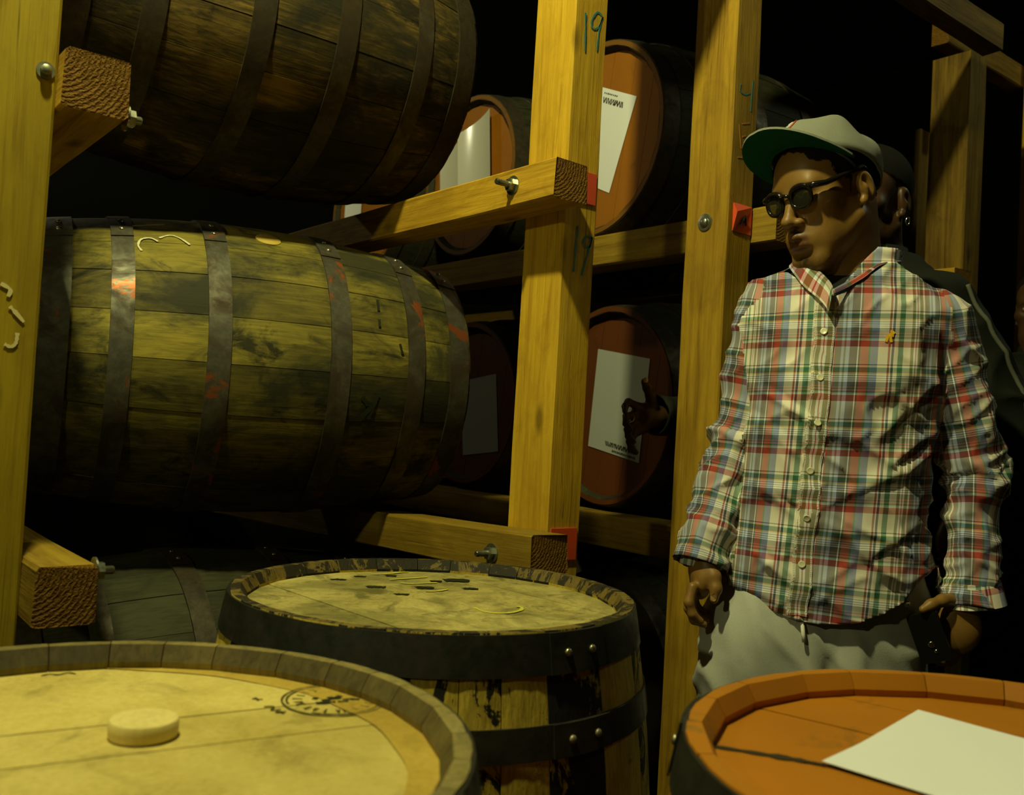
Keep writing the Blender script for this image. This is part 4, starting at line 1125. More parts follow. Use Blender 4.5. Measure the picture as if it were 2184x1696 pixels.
def in_hair(V0):
    h = hl(V0); nz = (vnoise(V0 * 120) - 0.5) * 0.010
    ear = (np.abs(h[:, 0]) > 0.062) & ((h[:, 1] + 0.008) ** 2 / 0.024 ** 2 + (h[:, 2] - 0.002) ** 2 / 0.038 ** 2 < 1)
    front = h[:, 1] < 0.060 - 0.25 * (0.075 - h[:, 2]) + nz + 0.02 * (h[:, 2] > 0.06)
    side = (h[:, 2] > 0.020 - 0.9 * np.minimum(h[:, 1], 0) * -1 * 0 + nz) | ((h[:, 1] < -0.03) & (h[:, 2] > -0.02 + nz)) | ((h[:, 1] > 0.006) & (h[:, 1] < 0.022) & (h[:, 2] > -0.008 + nz))
    return front & side & ~ear
shell('hair', M['hair'], in_hair, 0.0035, man)

# ---- plaid shirt
GS = SDF(axis_coords([(-0.34, 0.42, 0.0055)]), axis_coords([(-0.24, 0.26, 0.0055)]), axis_coords([(0.74, 1.62, 0.0055)]))
GS.stack(TORSO, PHI, 0.03)
for sh, el, wr, d in ((RSH, REL, RWR, -1), (LSH, LEL, LWR, 1)):
    GS.cap(sh, sh * 0.45 + el * 0.55, 0.055, 0.050, 0.030); GS.cap(sh * 0.45 + el * 0.55, el, 0.050, 0.047, 0.01); GS.cap(el, wr, 0.047, 0.042, 0.012)
    ax = (wr - el) / np.linalg.norm(wr - el)
    GS.cap(wr - ax * 0.012, wr + ax * 0.075, 0.038, 0.048 if d > 0 else 0.042, 0.008)
SV, SQ = GS.mesh(); SV = relax(SV, SQ, 1, 0.5)
tf = stack_fn(TORSO, PHI)
def seg(P, a, b):
    ab = b - a; t = np.clip(((P - a) @ ab) / (ab @ ab), 0, 1); return np.linalg.norm(P - a - t[:, None] * ab, axis=1), t
def arm_d(P, sh, el, wr):
    end = wr + (wr - el) / np.linalg.norm(wr - el) * 0.08
    d1, t1 = seg(P, sh, el); d2, t2 = seg(P, el, end)
    L1, L2 = np.linalg.norm(el - sh), np.linalg.norm(end - el)
    return np.minimum(d1, d2) - 0.054, np.where(d1 < d2, t1 * L1, L1 + t2 * L2)
def plk(z): return -0.046 + (1.428 - z) * -0.058      # the placket line on the shirt front
N_ = vnormals(SV, SQ)
dt = tf(SV[:, 0], SV[:, 1], SV[:, 2])
dr, lr = arm_d(SV, RSH, REL, RWR); dl, ll = arm_d(SV, LSH, LEL, LWR)
is_arm = np.minimum(dr, dl) < dt - 0.004; al = np.where(dr < dl, lr, ll)
# folds: soft large ones, sharp drag lines from the armpits and elbow, cuffs gathering
def ridge(n): return 1 - np.abs(2 * n - 1)
P0 = SV
w1 = vnoise(np.stack([P0[:, 0] * 9 + P0[:, 2] * 5, P0[:, 1] * 7, P0[:, 2] * 11], -1) + 3)
w2 = ridge(vnoise(np.stack([P0[:, 0] * 7 - P0[:, 2] * 8, P0[:, 1] * 8, P0[:, 2] * 15 + P0[:, 0] * 10], -1) + 17)) ** 3
w3 = ridge(vnoise(np.stack([P0[:, 0] * 16 + P0[:, 2] * 10, P0[:, 1] * 14, P0[:, 2] * 22 - P0[:, 0] * 18], -1) + 31)) ** 4
w4 = ridge(vnoise(np.stack([P0[:, 0] * 22, P0[:, 1] * 22, P0[:, 2] * 5], -1) + 41)) ** 3
disp = (w1 - 0.5) * 0.014 + w2 * 0.011 + w3 * 0.006
for (x0, z0, x1, z1, wd, am) in ((-0.150, 1.265, -0.035, 1.175, 0.011, 0.013), (-0.160, 1.215, -0.050, 1.100, 0.014, 0.010), (-0.150, 1.080, -0.060, 0.990, 0.012, 0.008), (0.150, 1.270, 0.040, 1.150, 0.013, 0.009),
                                 (0.165, 1.190, 0.060, 1.110, 0.012, 0.010), (0.160, 1.130, 0.010, 1.060, 0.015, 0.008), (-0.160, 0.960, -0.070, 0.870, 0.012, 0.009), (0.140, 1.010, 0.020, 0.930, 0.014, 0.008)):
    dx, dz = x1 - x0, z1 - z0; L2_ = dx * dx + dz * dz
    t_ = np.clip(((P0[:, 0] - x0) * dx + (P0[:, 2] - z0) * dz) / L2_, 0, 1)
    s_ = ((P0[:, 0] - x0) * dz - (P0[:, 2] - z0) * dx) / math.sqrt(L2_)
    dd_ = np.hypot(P0[:, 0] - x0 - t_ * dx, P0[:, 2] - z0 - t_ * dz)
    disp += am * np.sin(math.pi * np.clip(t_ * 0.9 + 0.1, 0, 1)) * np.exp(-(dd_ / wd) ** 2) * (0.2 + 0.8 * np.tanh(s_ / 0.005)) * (P0[:, 1] < 0.02) * ~is_arm
pit = np.exp(-(((P0[:, 0] - 0.165) / 0.05) ** 2 + ((P0[:, 2] - 1.23) / 0.13) ** 2)) + 0.7 * np.exp(-(((P0[:, 0] + 0.13) / 0.05) ** 2 + ((P0[:, 2] - 1.2) / 0.12) ** 2))
disp += pit * (w4 * 0.016 - 0.004)
elb = np.exp(-((al - 0.33) / 0.10) ** 2) * is_arm
disp += elb * (ridge(vnoise(np.stack([P0[:, 0] * 10 + P0[:, 1] * 12, al * 9, al * 26 + P0[:, 0] * 22 - P0[:, 1] * 12], -1) + 55)) ** 3 * 0.014 - 0.004)
cuffz = np.exp(-((al - 0.50) / 0.05) ** 2) * is_arm
disp += cuffz * (ridge(vnoise(np.stack([P0[:, 0] * 14, P0[:, 1] * 14, al * 34 + P0[:, 0] * 26], -1) + 63)) ** 3 * 0.011 - 0.003)
hemw = np.clip((0.95 - P0[:, 2]) / 0.15, 0, 1) * ~is_arm
disp += hemw * 0.010 * (vnoise(np.stack([P0[:, 0] * 17, P0[:, 1] * 17, P0[:, 2] * 2], -1)) - 0.5)
SV = SV + N_ * disp[:, None]
ax_r = (RWR - REL) / np.linalg.norm(RWR - REL); ax_l = (LWR - LEL) / np.linalg.norm(LWR - LEL)
def g_shirt(P):
    x, y, z = P[:, 0], P[:, 1], P[:, 2]
    d_t = tf(x, y, z); a_r, _ = arm_d(P, RSH, REL, RWR); a_l, _ = arm_d(P, LSH, LEL, LWR)
    arm = np.minimum(a_r, a_l) < d_t - 0.004
    hx = (x - (-0.045)) / 0.20
    hem = np.interp(np.abs(hx), [0, 0.25, 0.5, 0.75, 0.95, 1.1], [0.816, 0.821, 0.838, 0.868, 0.915, 0.93])
    g1 = np.where(arm, -1, hem - z)
    fr = y < 0.045
    g2 = np.where(fr & ~arm, z - (1.428 + 1.12 * np.abs(x - plk(1.428))), -1)
    g3 = z - 1.545
    g4 = np.where(arm & (a_r < a_l), (P - RWR) @ ax_r - 0.052, -1); g5 = np.where(arm & (a_l < a_r), (P - LWR) @ ax_l - 0.050, -1)
    return np.maximum.reduce([g1, g2, g3, g4, g5])
SV, SQ = trim(SV, SQ, g_shirt)
# plaid coordinates per face corner so that the sleeves break at the seam
fc = SV[SQ].mean(1)
dtc = tf(fc[:, 0], fc[:, 1], fc[:, 2]); drc, _ = arm_d(fc, RSH, REL, RWR); dlc, _ = arm_d(fc, LSH, LEL, LWR)
reg = np.where(np.minimum(drc, dlc) < dtc - 0.004, np.where(drc < dlc, 1, 2), 0)
LV = SV[SQ].reshape(-1, 3); lreg = np.repeat(reg, 4)
cs, sn = math.cos(PHI), math.sin(PHI)
rows = np.array(TORSO)
cxz, cyz = np.interp(LV[:, 2], rows[:, 0], rows[:, 1]), np.interp(LV[:, 2], rows[:, 0], rows[:, 2])
X_ = (LV[:, 0] - cxz) * cs - (LV[:, 1] - cyz) * sn; Y_ = (LV[:, 0] - cxz) * sn + (LV[:, 1] - cyz) * cs
A_ = 0.20
xp = (plk(LV[:, 2]) - cxz) * cs + 0.115 * sn
ar = A_ * np.arcsin(np.clip(X_ / A_, -0.985, 0.985)); arp = A_ * np.arcsin(np.clip(xp / A_, -0.98, 0.98))
front = np.repeat(((fc[:, 0] - np.interp(fc[:, 2], rows[:, 0], rows[:, 1])) * sn + (fc[:, 1] - np.interp(fc[:, 2], rows[:, 0], rows[:, 2])) * cs) < 0.02, 4)
su = np.where(front, ar - arp, 0.63 - ar - arp)
sv = LV[:, 2] + 0.10 * (LV[:, 0] - 0.0) * np.clip((1.0 - LV[:, 2]) / 0.3, -0.3, 1)
def arm_uv(P, sh, el, wr, s0):
    end = wr + (wr - el) / np.linalg.norm(wr - el) * 0.08
    d1, t1 = seg(P, sh, el); d2, t2 = seg(P, el, end); L1, L2 = np.linalg.norm(el - sh), np.linalg.norm(end - el)
    tu = ((P - sh) @ (el - sh)) / (L1 * L1)
    l = np.where(d1 < d2, np.minimum(tu, t1) * L1, L1 + t2 * L2)
    mid_ = np.where((d1 < d2)[:, None], sh + t1[:, None] * (el - sh), el + t2[:, None] * (end - el))
    d = P - mid_; ang = np.arctan2(d[:, 0], -d[:, 1])
    return ang * 0.058 + s0, 1.40 - l
for r_, (sh, el, wr, s0) in ((1, (RSH, REL, RWR, -0.060)), (2, (LSH, LEL, LWR, 0.085))):
    a_, b_ = arm_uv(LV, sh, el, wr, s0); su = np.where(lreg == r_, a_, su); sv = np.where(lreg == r_, b_, sv)
shirt_me = np_mesh('shirt', TM(SV), SQ, M['plaid'], uv=np.stack([su, sv], -1))
shirt = obj('plaid_shirt', shirt_me, man)
md = shirt.modifiers.new('cloth', 'SOLIDIFY'); md.thickness = 0.0018; md.offset = -1
SB = BVHTree.FromPolygons([Vector(v) for v in SV], [tuple(q) for q in SQ])
def on_shirt(x, z, y0=-0.5, lift=0.0):
    h = SB.ray_cast(Vector((x, y0, z)), Vector((0, 1, 0)))
    if h[0] is None: return None, None
    n = h[1]; n = n if n.y < 0 else -n
    return h[0] + n * lift, n
# placket band with its two stitched edges, buttons, embroidered mark
def uvmesh(name, vs, fs, mat, uvs):
    me = mesh_from(name, [tuple(TM(np.array(v))) for v in vs], fs, mat, smooth=True, sharp=60)
    l = me.uv_layers.new(name='plaid')
    for lp in me.loops: l.data[lp.index].uv = uvs[lp.vertex_index]
    return me
vs, fs, uvs = [], [], []; W_ = 0.017; rowsN = []
for i in range(64):
    z = 1.424 - (1.424 - 0.828) * i / 63; xc = plk(z); row = []
    for j, dx in enumerate((-W_ - 0.0008, -W_, -W_ * .5, 0, W_ * .5, W_, W_ + 0.0008)):
        p, n = on_shirt(xc + dx, z, lift=0.0 if j in (0, 6) else 0.0026)
        if p is None: row = None; break
        row.append((p, (dx, z)))
    if row: rowsN.append(row)
for row in rowsN:
    for p, u in row: vs.append(p); uvs.append(u)
for i in range(len(rowsN) - 1):
    for j in range(6): a = i * 7 + j; fs.append((a, a + 7, a + 8, a + 1))
obj('placket', uvmesh('placket', vs, fs, M['plaid'], uvs), man)
for sgn in (-1, 1):
    mb = MB()
    for i in range(150):
        z = 1.420 - (1.420 - 0.83) * i / 149
        a, n = on_shirt(plk(z) + sgn * 0.0145, z, lift=0.0028); b, _ = on_shirt(plk(z - 0.0022) + sgn * 0.0145, z - 0.0022, lift=0.0028)
        if a is None or b is None: continue
        r = ribbon([tv(a), tv(b)], 0.0013, n, 0.0001, 0.0005); mb.add(r.v, r.f)
    mb.build('stitching', M['thread'], man)
for z in (1.367, 1.278, 1.190, 1.101, 1.012, 0.924):
    p, n = on_shirt(plk(z) - 0.001, z, lift=0.0026)
    if p is None: continue
    Mx = Matrix.Translation(tv(p)) @ n.to_track_quat('Z', 'Y').to_matrix().to_4x4()
    mb = MB(); mb.lathe([(0.0060, 0.0), (0.0066, 0.0012), (0.0062, 0.0024), (0.0046, 0.0018), (0.0010, 0.0017)], 16, M=Mx); mb.build('button', M['button'], man, smooth=True)
mb = MB()   # small yellow embroidered rider-like mark on the chest
for st in ([(0.004, 0.010), (0.003, 0.002), (0.0, -0.004)], [(-0.006, -0.002), (0.0, 0.001), (0.007, -0.001)], [(-0.005, -0.003), (-0.007, -0.012)], [(0.0, -0.003), (0.002, -0.013)], [(0.004, 0.008), (0.009, 0.004)]):
    ps = []
    for x, z in st:
        p, n = on_shirt(0.064 + x, 1.364 + z, lift=0.0008); ps.append(tv(p))
    r = ribbon(ps, 0.0048, n, 0.0003, 0.0008); mb.add(r.v, r.f)
mb.build('chest_emblem', M['thread_yellow'], man, label='small yellow embroidered mark')

# collar: a stand round the neck folding over into two flaps
nc = np.array((0.031, 0.035))
def collar_pt(a):
    """a in degrees, 0 = back, +-180 = front; neckline of the shirt"""
    c, s_ = math.cos(R(a)), math.sin(R(a)); f = (1 - c) / 2
    r_ = 0.079 - 0.004 * f
    x, y, z = nc[0] + r_ * s_, nc[1] + r_ * 1.02 * c, 1.545 - 0.052 * f
    k = max(0, (abs(a) - 105) / 45.0)            # run forward and down to the V
    t = min(1, k); x += (-0.030 if a < 0 else 0.014) * math.sin(math.pi * min(1, max(0, (abs(a) - 85) / 65.0))); V_ = np.array((plk(1.428), -0.094, 1.438)); p = np.array((x, y, z))
    return p * (1 - t) + V_ * t
vs, fs, uvs = [], [], []; AA = [(-150 + 300 * i / 60) for i in range(61)]; cnt = 0
for a in AA:
    p = collar_pt(a); q = abs(a) / 150; c, s_ = math.cos(R(a)), math.sin(R(a)); out = np.array((s_, c, 0))
    side = 1 if a > 0 else -1
    wide = 0.016 + 0.016 * q - (0.026 * max(0, q - 0.80) / 0.20)
    if a > 0: wide *= 0.55
    st_h = 0.034 * (1 - 0.85 * max(0, q - 0.45) / 0.55) * (1.15 if a > 0 else 0.85)
    drop = 0.030 + 0.016 * q
    if a > 0: drop *= 0.45
    top = p + np.array((0, 0, st_h)) - out * 0.002
    o_dir = out.copy()
    if q > 0.7: o_dir = np.array((side * 0.95, -0.30, 0))
    ol = o_dir * wide
    mid_ = top + ol * 0.35 + np.array((0, 0, -drop * 0.15)); tip = top + ol + np.array((0, 0, -drop))
    if a > 0: tip = tip + np.array((0, 0, 0.012)); mid_ = mid_ + np.array((0, 0, 0.006))
    # keep the flap outside the shirt
    for arr in (mid_, tip):
        hh = SB.find_nearest(Vector(arr))
        if hh[0] is not None:
            nn = np.array(hh[1]); cc_ = np.array((0.03, 0.03, arr[2])); nn = nn if nn @ (np.array(hh[0]) - cc_) > 0 else -nn
            dd = (arr - np.array(hh[0])) @ nn
            if dd < 0.005: arr += nn * (0.005 - dd)
    for k_, w in enumerate((p - np.array((0, 0, 0.008)), p + (top - p) * 0.6, top, mid_, tip)):
        vs.append(w); uvs.append((a * 0.0016 + 0.03, 1.30 - k_ * 0.016))
for i in range(len(AA) - 1):
    for j in range(4): b = i * 5 + j; fs.append((b, b + 5, b + 6, b + 1))
col_ = obj('collar', uvmesh('collar', vs, fs, M['plaid'], uvs), man)
md = col_.modifiers.new('cloth', 'SOLIDIFY'); md.thickness = 0.0025; md.offset = 0
md = col_.modifiers.new('sub', 'SUBSURF'); md.levels = 1; md.render_levels = 2

# cuffs: a turned band at each wrist
def cuff(wr, ax, r0, r1, l0, l1, tilt, s0):
    ax = ax / np.linalg.norm(ax); e1 = np.cross(ax, np.array((0, 1.0, 0))); e1 /= np.linalg.norm(e1); e2 = np.cross(ax, e1)
    vs, fs, uvs = [], [], []; n = 40
    prof = [(r0 * 0.93, l0 - 0.004), (r0, l0), (r0 * .6 + r1 * .4, l0 * .6 + l1 * .4), (r1, l1), (r1 * 0.94, l1 + 0.001)]
    for r_, l in prof:
        for k in range(n):
            a = 2 * math.pi * k / n
            rr = r_ * (1 + 0.05 * math.sin(2 * a + 1) + 0.04 * math.sin(3 * a + 0.5))
            vs.append(wr + ax * (l + tilt * math.cos(a - 2.3) * 0.3) + (e1 * math.cos(a) + e2 * math.sin(a)) * rr); uvs.append((a * r0 * 1.1 + s0, 1.36 - l))
    for i in range(len(prof) - 1):
        for k in range(n): k2 = (k + 1) % n; fs.append((i*n+k, i*n+k2, (i+1)*n+k2, (i+1)*n+k))
    o = obj('cuff', uvmesh('cuff', vs, fs, M['plaid'], uvs), man)
    md = o.modifiers.new('cloth', 'SOLIDIFY'); md.thickness = 0.002; md.offset = 0
cuff(RWR, np.array((-0.12, -0.05, -1.0)), 0.0415, 0.0440, 0.000, 0.050, 0.010, 0.02)
cuff(LWR, np.array((0.04, -0.12, -1.0)), 0.0465, 0.0545, 0.002, 0.044, 0.030, 0.05)

# black undershirt filling the open neck
US = SDF(axis_coords([(-0.14, 0.19, 0.006)]), axis_coords([(-0.16, 0.18, 0.006)]), axis_coords([(1.36, 1.56, 0.006)]))
US.stack([r for r in TORSO if r[0] > 1.3], PHI, 0.02, grow=-0.007)
UV_, UQ = US.mesh()
UV_, UQ = trim(UV_, UQ, lambda P: np.maximum(P[:, 2] - (1.502 + 0.5 * np.maximum(0, np.abs(P[:, 0] - 0.03) - 0.05)), 1.375 - P[:, 2]))
obj('undershirt', np_mesh('undershirt', TM(UV_), UQ, M['tee']), man)

# ---- grey sweatpants
PS = SDF(axis_coords([(-0.30, 0.30, 0.008)]), axis_coords([(-0.20, 0.24, 0.008)]), axis_coords([(FZ, 1.02, 0.009)]))
PS.stack([(0.66, -0.018, 0.035, 0.20, 0.118), (0.76, -0.010, 0.035, 0.205, 0.122), (0.86, 0.0, 0.032, 0.196, 0.114), (0.93, 0.002, 0.028, 0.182, 0.104), (0.97, 0.004, 0.026, 0.170, 0.098)], PHI, 0.03)
for hx, kx, ax_ in ((-0.120, -0.140, -0.125), (0.098, 0.110, 0.115)):
    PS.cap((hx, 0.03, 0.76), (kx, 0.03, 0.42), 0.108, 0.088, 0.03); PS.cap((kx, 0.03, 0.42), (ax_, 0.06, 0.06), 0.088, 0.060, 0.03)
    PS.cap((ax_, 0.06, 0.05), (ax_, 0.06, 0.02), 0.050, 0.046, 0.006)
PS.ell((-0.014, -0.12, 0.64), (0.012, 0.06, 0.13), None, 0.03, True)
PV, PQ = PS.mesh(); PV = relax(PV, PQ, 1, 0.5); n_ = vnormals(PV, PQ)
f1 = ridge(vnoise(np.stack([PV[:, 0] * 11 + PV[:, 2] * 4, PV[:, 1] * 9, PV[:, 2] * 5], -1) + 5)) ** 2; f2 = ridge(vnoise(np.stack([PV[:, 0] * 10, PV[:, 1] * 10, PV[:, 2] * 14 + PV[:, 0] * 12], -1) + 9)) ** 3
PV = PV + n_ * (f1 * 0.012 + f2 * 0.008 - 0.006)[:, None]
PV, PQ = trim(PV, PQ, lambda P: P[:, 2] - 0.965)
pants = obj('sweatpants', np_mesh('sweatpants', TM(PV), PQ, M['sweat']), man)
PB = BVHTree.FromPolygons([Vector(v) for v in PV], [tuple(q) for q in PQ])
mb = MB()
p = PB.ray_cast(Vector((-0.070, -0.5, 0.80)), Vector((0, 1, 0)))[0]
mb.tube([tv((p.x, p.y - 0.004, 0.815)), tv((p.x + 0.001, p.y - 0.010, 0.795)), tv((p.x + 0.003, p.y - 0.011, 0.780))], 0.0038); mb.build('drawstring', M['thread'], pants, smooth=True)
p = PB.ray_cast(Vector((0.122, -0.5, 0.862)), Vector((0, 1, 0)))
mb = MB(); Mx = Matrix.Translation(tv(p[0])) @ p[1].to_track_quat('Z', 'Y').to_matrix().to_4x4()
mb.lathe([(0.0050, -0.001), (0.0065, 0.0008), (0.0048, 0.0014), (0.0028, 0.0004)], 14, M=Mx); mb.build('eyelet', M['silver'], pants, smooth=True)

# ---- shoes
def shoes(parent, feet, T, mat):
    for x, y, dx in feet:
        Z = SDF(axis_coords([(x - 0.09, x + 0.09, 0.006)]), axis_coords([(y - 0.24, y + 0.12, 0.006)]), axis_coords([(-0.01, 0.15, 0.006)]))
        Z.cap((x, y + 0.03, 0.045), (x + dx, y - 0.14, 0.034), 0.044, 0.038, 0.02); Z.cap((x, y + 0.02, 0.05), (x, y + 0.01, 0.10), 0.046, 0.044, 0.02)
        Z.cap((x, y + 0.04, 0.012), (x + dx, y - 0.16, 0.012), 0.040, 0.036, 0.01)
        v, q = Z.mesh(); v[:, 2] = np.maximum(v[:, 2], 0.0)
        obj('shoe', np_mesh('shoe', T(v), q, mat), parent)
def TF(v):
    v = np.array(v, float); v[:, :2] *= KS; return v
shoes(man, ((-0.118, 0.06, -0.02), (0.115, 0.06, 0.03)), TF, M['shoe'])

# ---- glasses
def hw(x, y, z): return tv(hp(x, y, z))
LX, LY, LZ, LR = 0.0335, 0.109, 0.006, 0.0215
mb = MB()
for q in (-1, 1):
    ring = []
    for k in range(28):
        a = 2 * math.pi * k / 28; cx, sx = math.cos(a), math.sin(a)
        ring.append(hw(q * LX + LR * 1.06 * math.copysign(abs(cx) ** 0.85, cx), LY - 0.006 * abs(q * LX + LR * cx) / 0.05, LZ + LR * 0.92 * math.copysign(abs(sx) ** 0.85, sx) - 0.0))
    mb.tube(ring, [0.0036 + 0.0016 * max(0, math.sin(2 * math.pi * k / 28)) for k in range(28)], 8, closed=True)
    mb.tube([hw(q * (LX + LR * 0.75), LY - 0.006, LZ + 0.016), hw(q * 0.064, LY - 0.012, LZ + 0.014), hw(q * 0.073, LY - 0.030, LZ + 0.013), hw(q * 0.081, 0.03, LZ + 0.022), hw(q * 0.084, -0.008, LZ + 0.028), hw(q * 0.083, -0.024, LZ + 0.012)],
            [0.0058, 0.0062, 0.0055, 0.0048, 0.0045, 0.0035], 8)
mb.tube([hw(-0.0125, LY, LZ + 0.006), hw(0, LY + 0.004, LZ + 0.010), hw(0.0125, LY, LZ + 0.006)], 0.0038, 8)
glass = mb.build('glasses', M['frame'], man, smooth=True, label='dark round-framed glasses')
for q in (-1, 1):
    vs = [hw(q * LX, LY - 0.002, LZ)]
    for k in range(24):
        a = 2 * math.pi * k / 24; vs.append(hw(q * LX + LR * math.cos(a), LY - 0.004, LZ + LR * 0.9 * math.sin(a)))
    mb = MB(); mb.add(vs, [(0, 1 + k, 1 + (k + 1) % 24) for k in range(24)]); mb.build('lens', M['lens'], glass, smooth=True)

# ---- cap: six-panel crown, flat brim with a green underside
CT = R(27); cc, cs2 = math.cos(CT), math.sin(CT)      # crown tilted back
CR = R(-5)
def cp(x, y, z):   # cap coordinates: y forward, z up from the band plane
    y2, z2 = y * cc - z * cs2, y * cs2 + z * cc
    x2, z3 = x * math.cos(CR) - z2 * math.sin(CR), x * math.sin(CR) + z2 * math.cos(CR)
    return hw(x2, y2 - 0.008, z3 + 0.052)
mb = MB(); nA, nZ = 72, 14; vs, fs = [], []
def crown(a, t, off=0.0):
    ph = math.pi / 2 * t
    rx, ry, rz = 0.086 + off, 0.110 + off, 0.086 + off
    e = 0.82
    cr, sr = math.cos(ph) ** e, math.sin(ph) ** 0.92
    seam = 1 - 0.010 * (1 - t) * abs(math.cos(3 * a)) ** 40 * 1.5
    x, y = rx * math.sin(a) * cr * seam, ry * math.cos(a) * cr * seam
    z = rz * sr - 0.012 * (1 - t) * (1 - math.cos(a)) * 0.5
    puff = 0.004 * math.sin(5 * a + 1.3) * math.sin(math.pi * t) + 0.0035 * math.sin(3 * a + 7 * t)
    return (x * (1 + puff * 6), y * (1 + puff * 3), z + puff)
for j in range(nZ + 1):
    for i in range(nA): vs.append(cp(*crown(2 * math.pi * i / nA, j / nZ * 0.995)))
for j in range(nZ):
    for i in range(nA): i2 = (i + 1) % nA; fs.append((j*nA+i, j*nA+i2, (j+1)*nA+i2, (j+1)*nA+i))
fs.append(tuple(nZ * nA + i for i in range(nA)))
mb.add(vs, fs)
cap = mb.build('cap', M['capgrey'], man, smooth=True, label='heather grey cap')
md = cap.modifiers.new('cloth', 'SOLIDIFY'); md.thickness = 0.003; md.offset = -1
mb = MB(); mb.lathe([(0.0065, 0), (0.006, 0.003), (0.001, 0.005)], 12, M=Matrix.Translation(cp(0, 0, 0.0855)) @ (cp(0, 0, 0.1) - cp(0, 0, 0)).to_track_quat('Z', 'Y').to_matrix().to_4x4()); mb.build('cap_button', M['capgrey'], cap, smooth=True)
for side, mname, off in ((1, 'capgrey', 0.0), (0, 'capgreen', -0.0042)):
    vs, fs = [], []; nu, nv = 28, 8
    for j in range(nv + 1):
        t = j / nv
        for i in range(nu + 1):
            a = R(-84 + 168 * i / nu); x0, y0, z0 = crown(a, 0.0)
            ln = 0.067 * (max(0, math.cos(a * 1.03)) ** 0.55)
            d = Vector((math.sin(a) * 0.45, 1.0)).normalized()
            x, y = x0 * 0.99 + d.x * ln * t, y0 * 0.99 + d.y * ln * t
            z = 0.002 - 0.10 * (abs(x) / 0.09) ** 2 * 0.16 + 0.16 * ln * t + off
            vs.append(cp(x, y, z))
    for j in range(nv):
        for i in range(nu):
            a = j * (nu + 1) + i; f = (a, a + 1, a + nu + 2, a + nu + 1); fs.append(f if not side else f[::-1])
    if side:    # close the edge between the two cloths
        base = len(vs)
        for i in range(nu + 1):
            v = vs[nv * (nu + 1) + i]; vs.append(v + (cp(0, 0, -0.0042) - cp(0, 0, 0)))
        for i in range(nu): a = nv * (nu + 1) + i; fs.append((a, a + 1, base + i + 1, base + i))
    mb = MB(); mb.add(vs, fs)
    mb.build('brim' if side else 'brim_underside', M[mname], cap, smooth=True, sharp=50, label=None if side else 'green underside of the brim')
def crown_pt(a, t): return cp(*crown(a, t, 0.0012))
mb = MB(); ps = [crown_pt(0.17 * math.cos(k / 20 * 5.3 + 0.6), 0.34 + 0.15 * math.sin(k / 20 * 5.3 + 0.6)) for k in range(21)]
nr = (cp(0, 0.2, 0.06) - cp(0, 0, 0)).normalized()
r = ribbon(ps, 0.0075, nr, 0.0008, 0.001); mb.add(r.v, r.f); mb.build('cap_emblem', M['emblem_red'], cap, label='red embroidered letter')
mb = MB(); ps = [crown_pt(0.09 * math.cos(k / 20 * 5.0 + 0.9), 0.34 + 0.08 * math.sin(k / 20 * 5.0 + 0.9)) for k in range(21)]
r = ribbon(ps, 0.006, nr, 0.0006, 0.001); mb.add(r.v, r.f); mb.build('cap_emblem', M['emblem_white'], cap, label='white embroidered lining')

# ---- finger nail of the hanging thumb
mb = MB(); q = Vector(PX(-0.2195, -0.0535, 0.838))
mb.add([tv(q + Vector((0.0058 * math.cos(a), 0.001 * math.cos(a * 2), 0.0075 * math.sin(a)))) for a in [k * math.pi / 8 for k in range(16)]], [tuple(range(16))])
mb.build('thumb_nail', M['nail'], body)

# ---- the phone in his left hand (a thing he holds)
e = empty('phone', man.matrix_basis @ tv(PX(0.209, -0.112, 0.785)), label='black phone held low in the plaid shirt man\'s left hand', cat='phone')
e.rotation_euler = (R(8), R(-20), ROTV + R(-28))
mb = MB(); w_, t_, h_ = 0.052 / 2, 0.0055, 0.088 / 2
prof = []
for (sx, sz) in ((1, 1), (-1, 1), (-1, -1), (1, -1)):
    for k in range(5):
        a = R(90 * k / 4) + {(1, 1): 0, (-1, 1): math.pi / 2, (-1, -1): math.pi, (1, -1): 1.5 * math.pi}[(sx, sz)]
        prof.append((sx * (w_ - 0.007) + 0.007 * math.cos(a), sz * (h_ - 0.007) + 0.007 * math.sin(a)))
n = len(prof)
vs = [(x, -t_, z) for x, z in prof] + [(x, t_, z) for x, z in prof]
mb.add(vs, [tuple(range(n)), tuple(range(2 * n - 1, n - 1, -1))] + [(k, n + k, n + (k + 1) % n, (k + 1) % n) for k in range(n)])
mb.build('case', M['phone'], e)
mb = MB(); mb.lathe([(0.0055, 0), (0.0055, 0.0012), (0.004, 0.0016), (0.0006, 0.0012)], 16, M=Matrix.Translation((0.0, -t_, -0.012)) @ Matrix.Rotation(R(90), 4, 'X')); mb.build('camera_lens', M['silver'], e, smooth=True)
mb = MB(); mb.lathe([(0.0032, 0), (0.0032, 0.0012), (0.0005, 0.0012)], 12, M=Matrix.Translation((0.004, -t_, -0.025)) @ Matrix.Rotation(R(90), 4, 'X')); mb.build('flash', M['silver'], e, smooth=True)
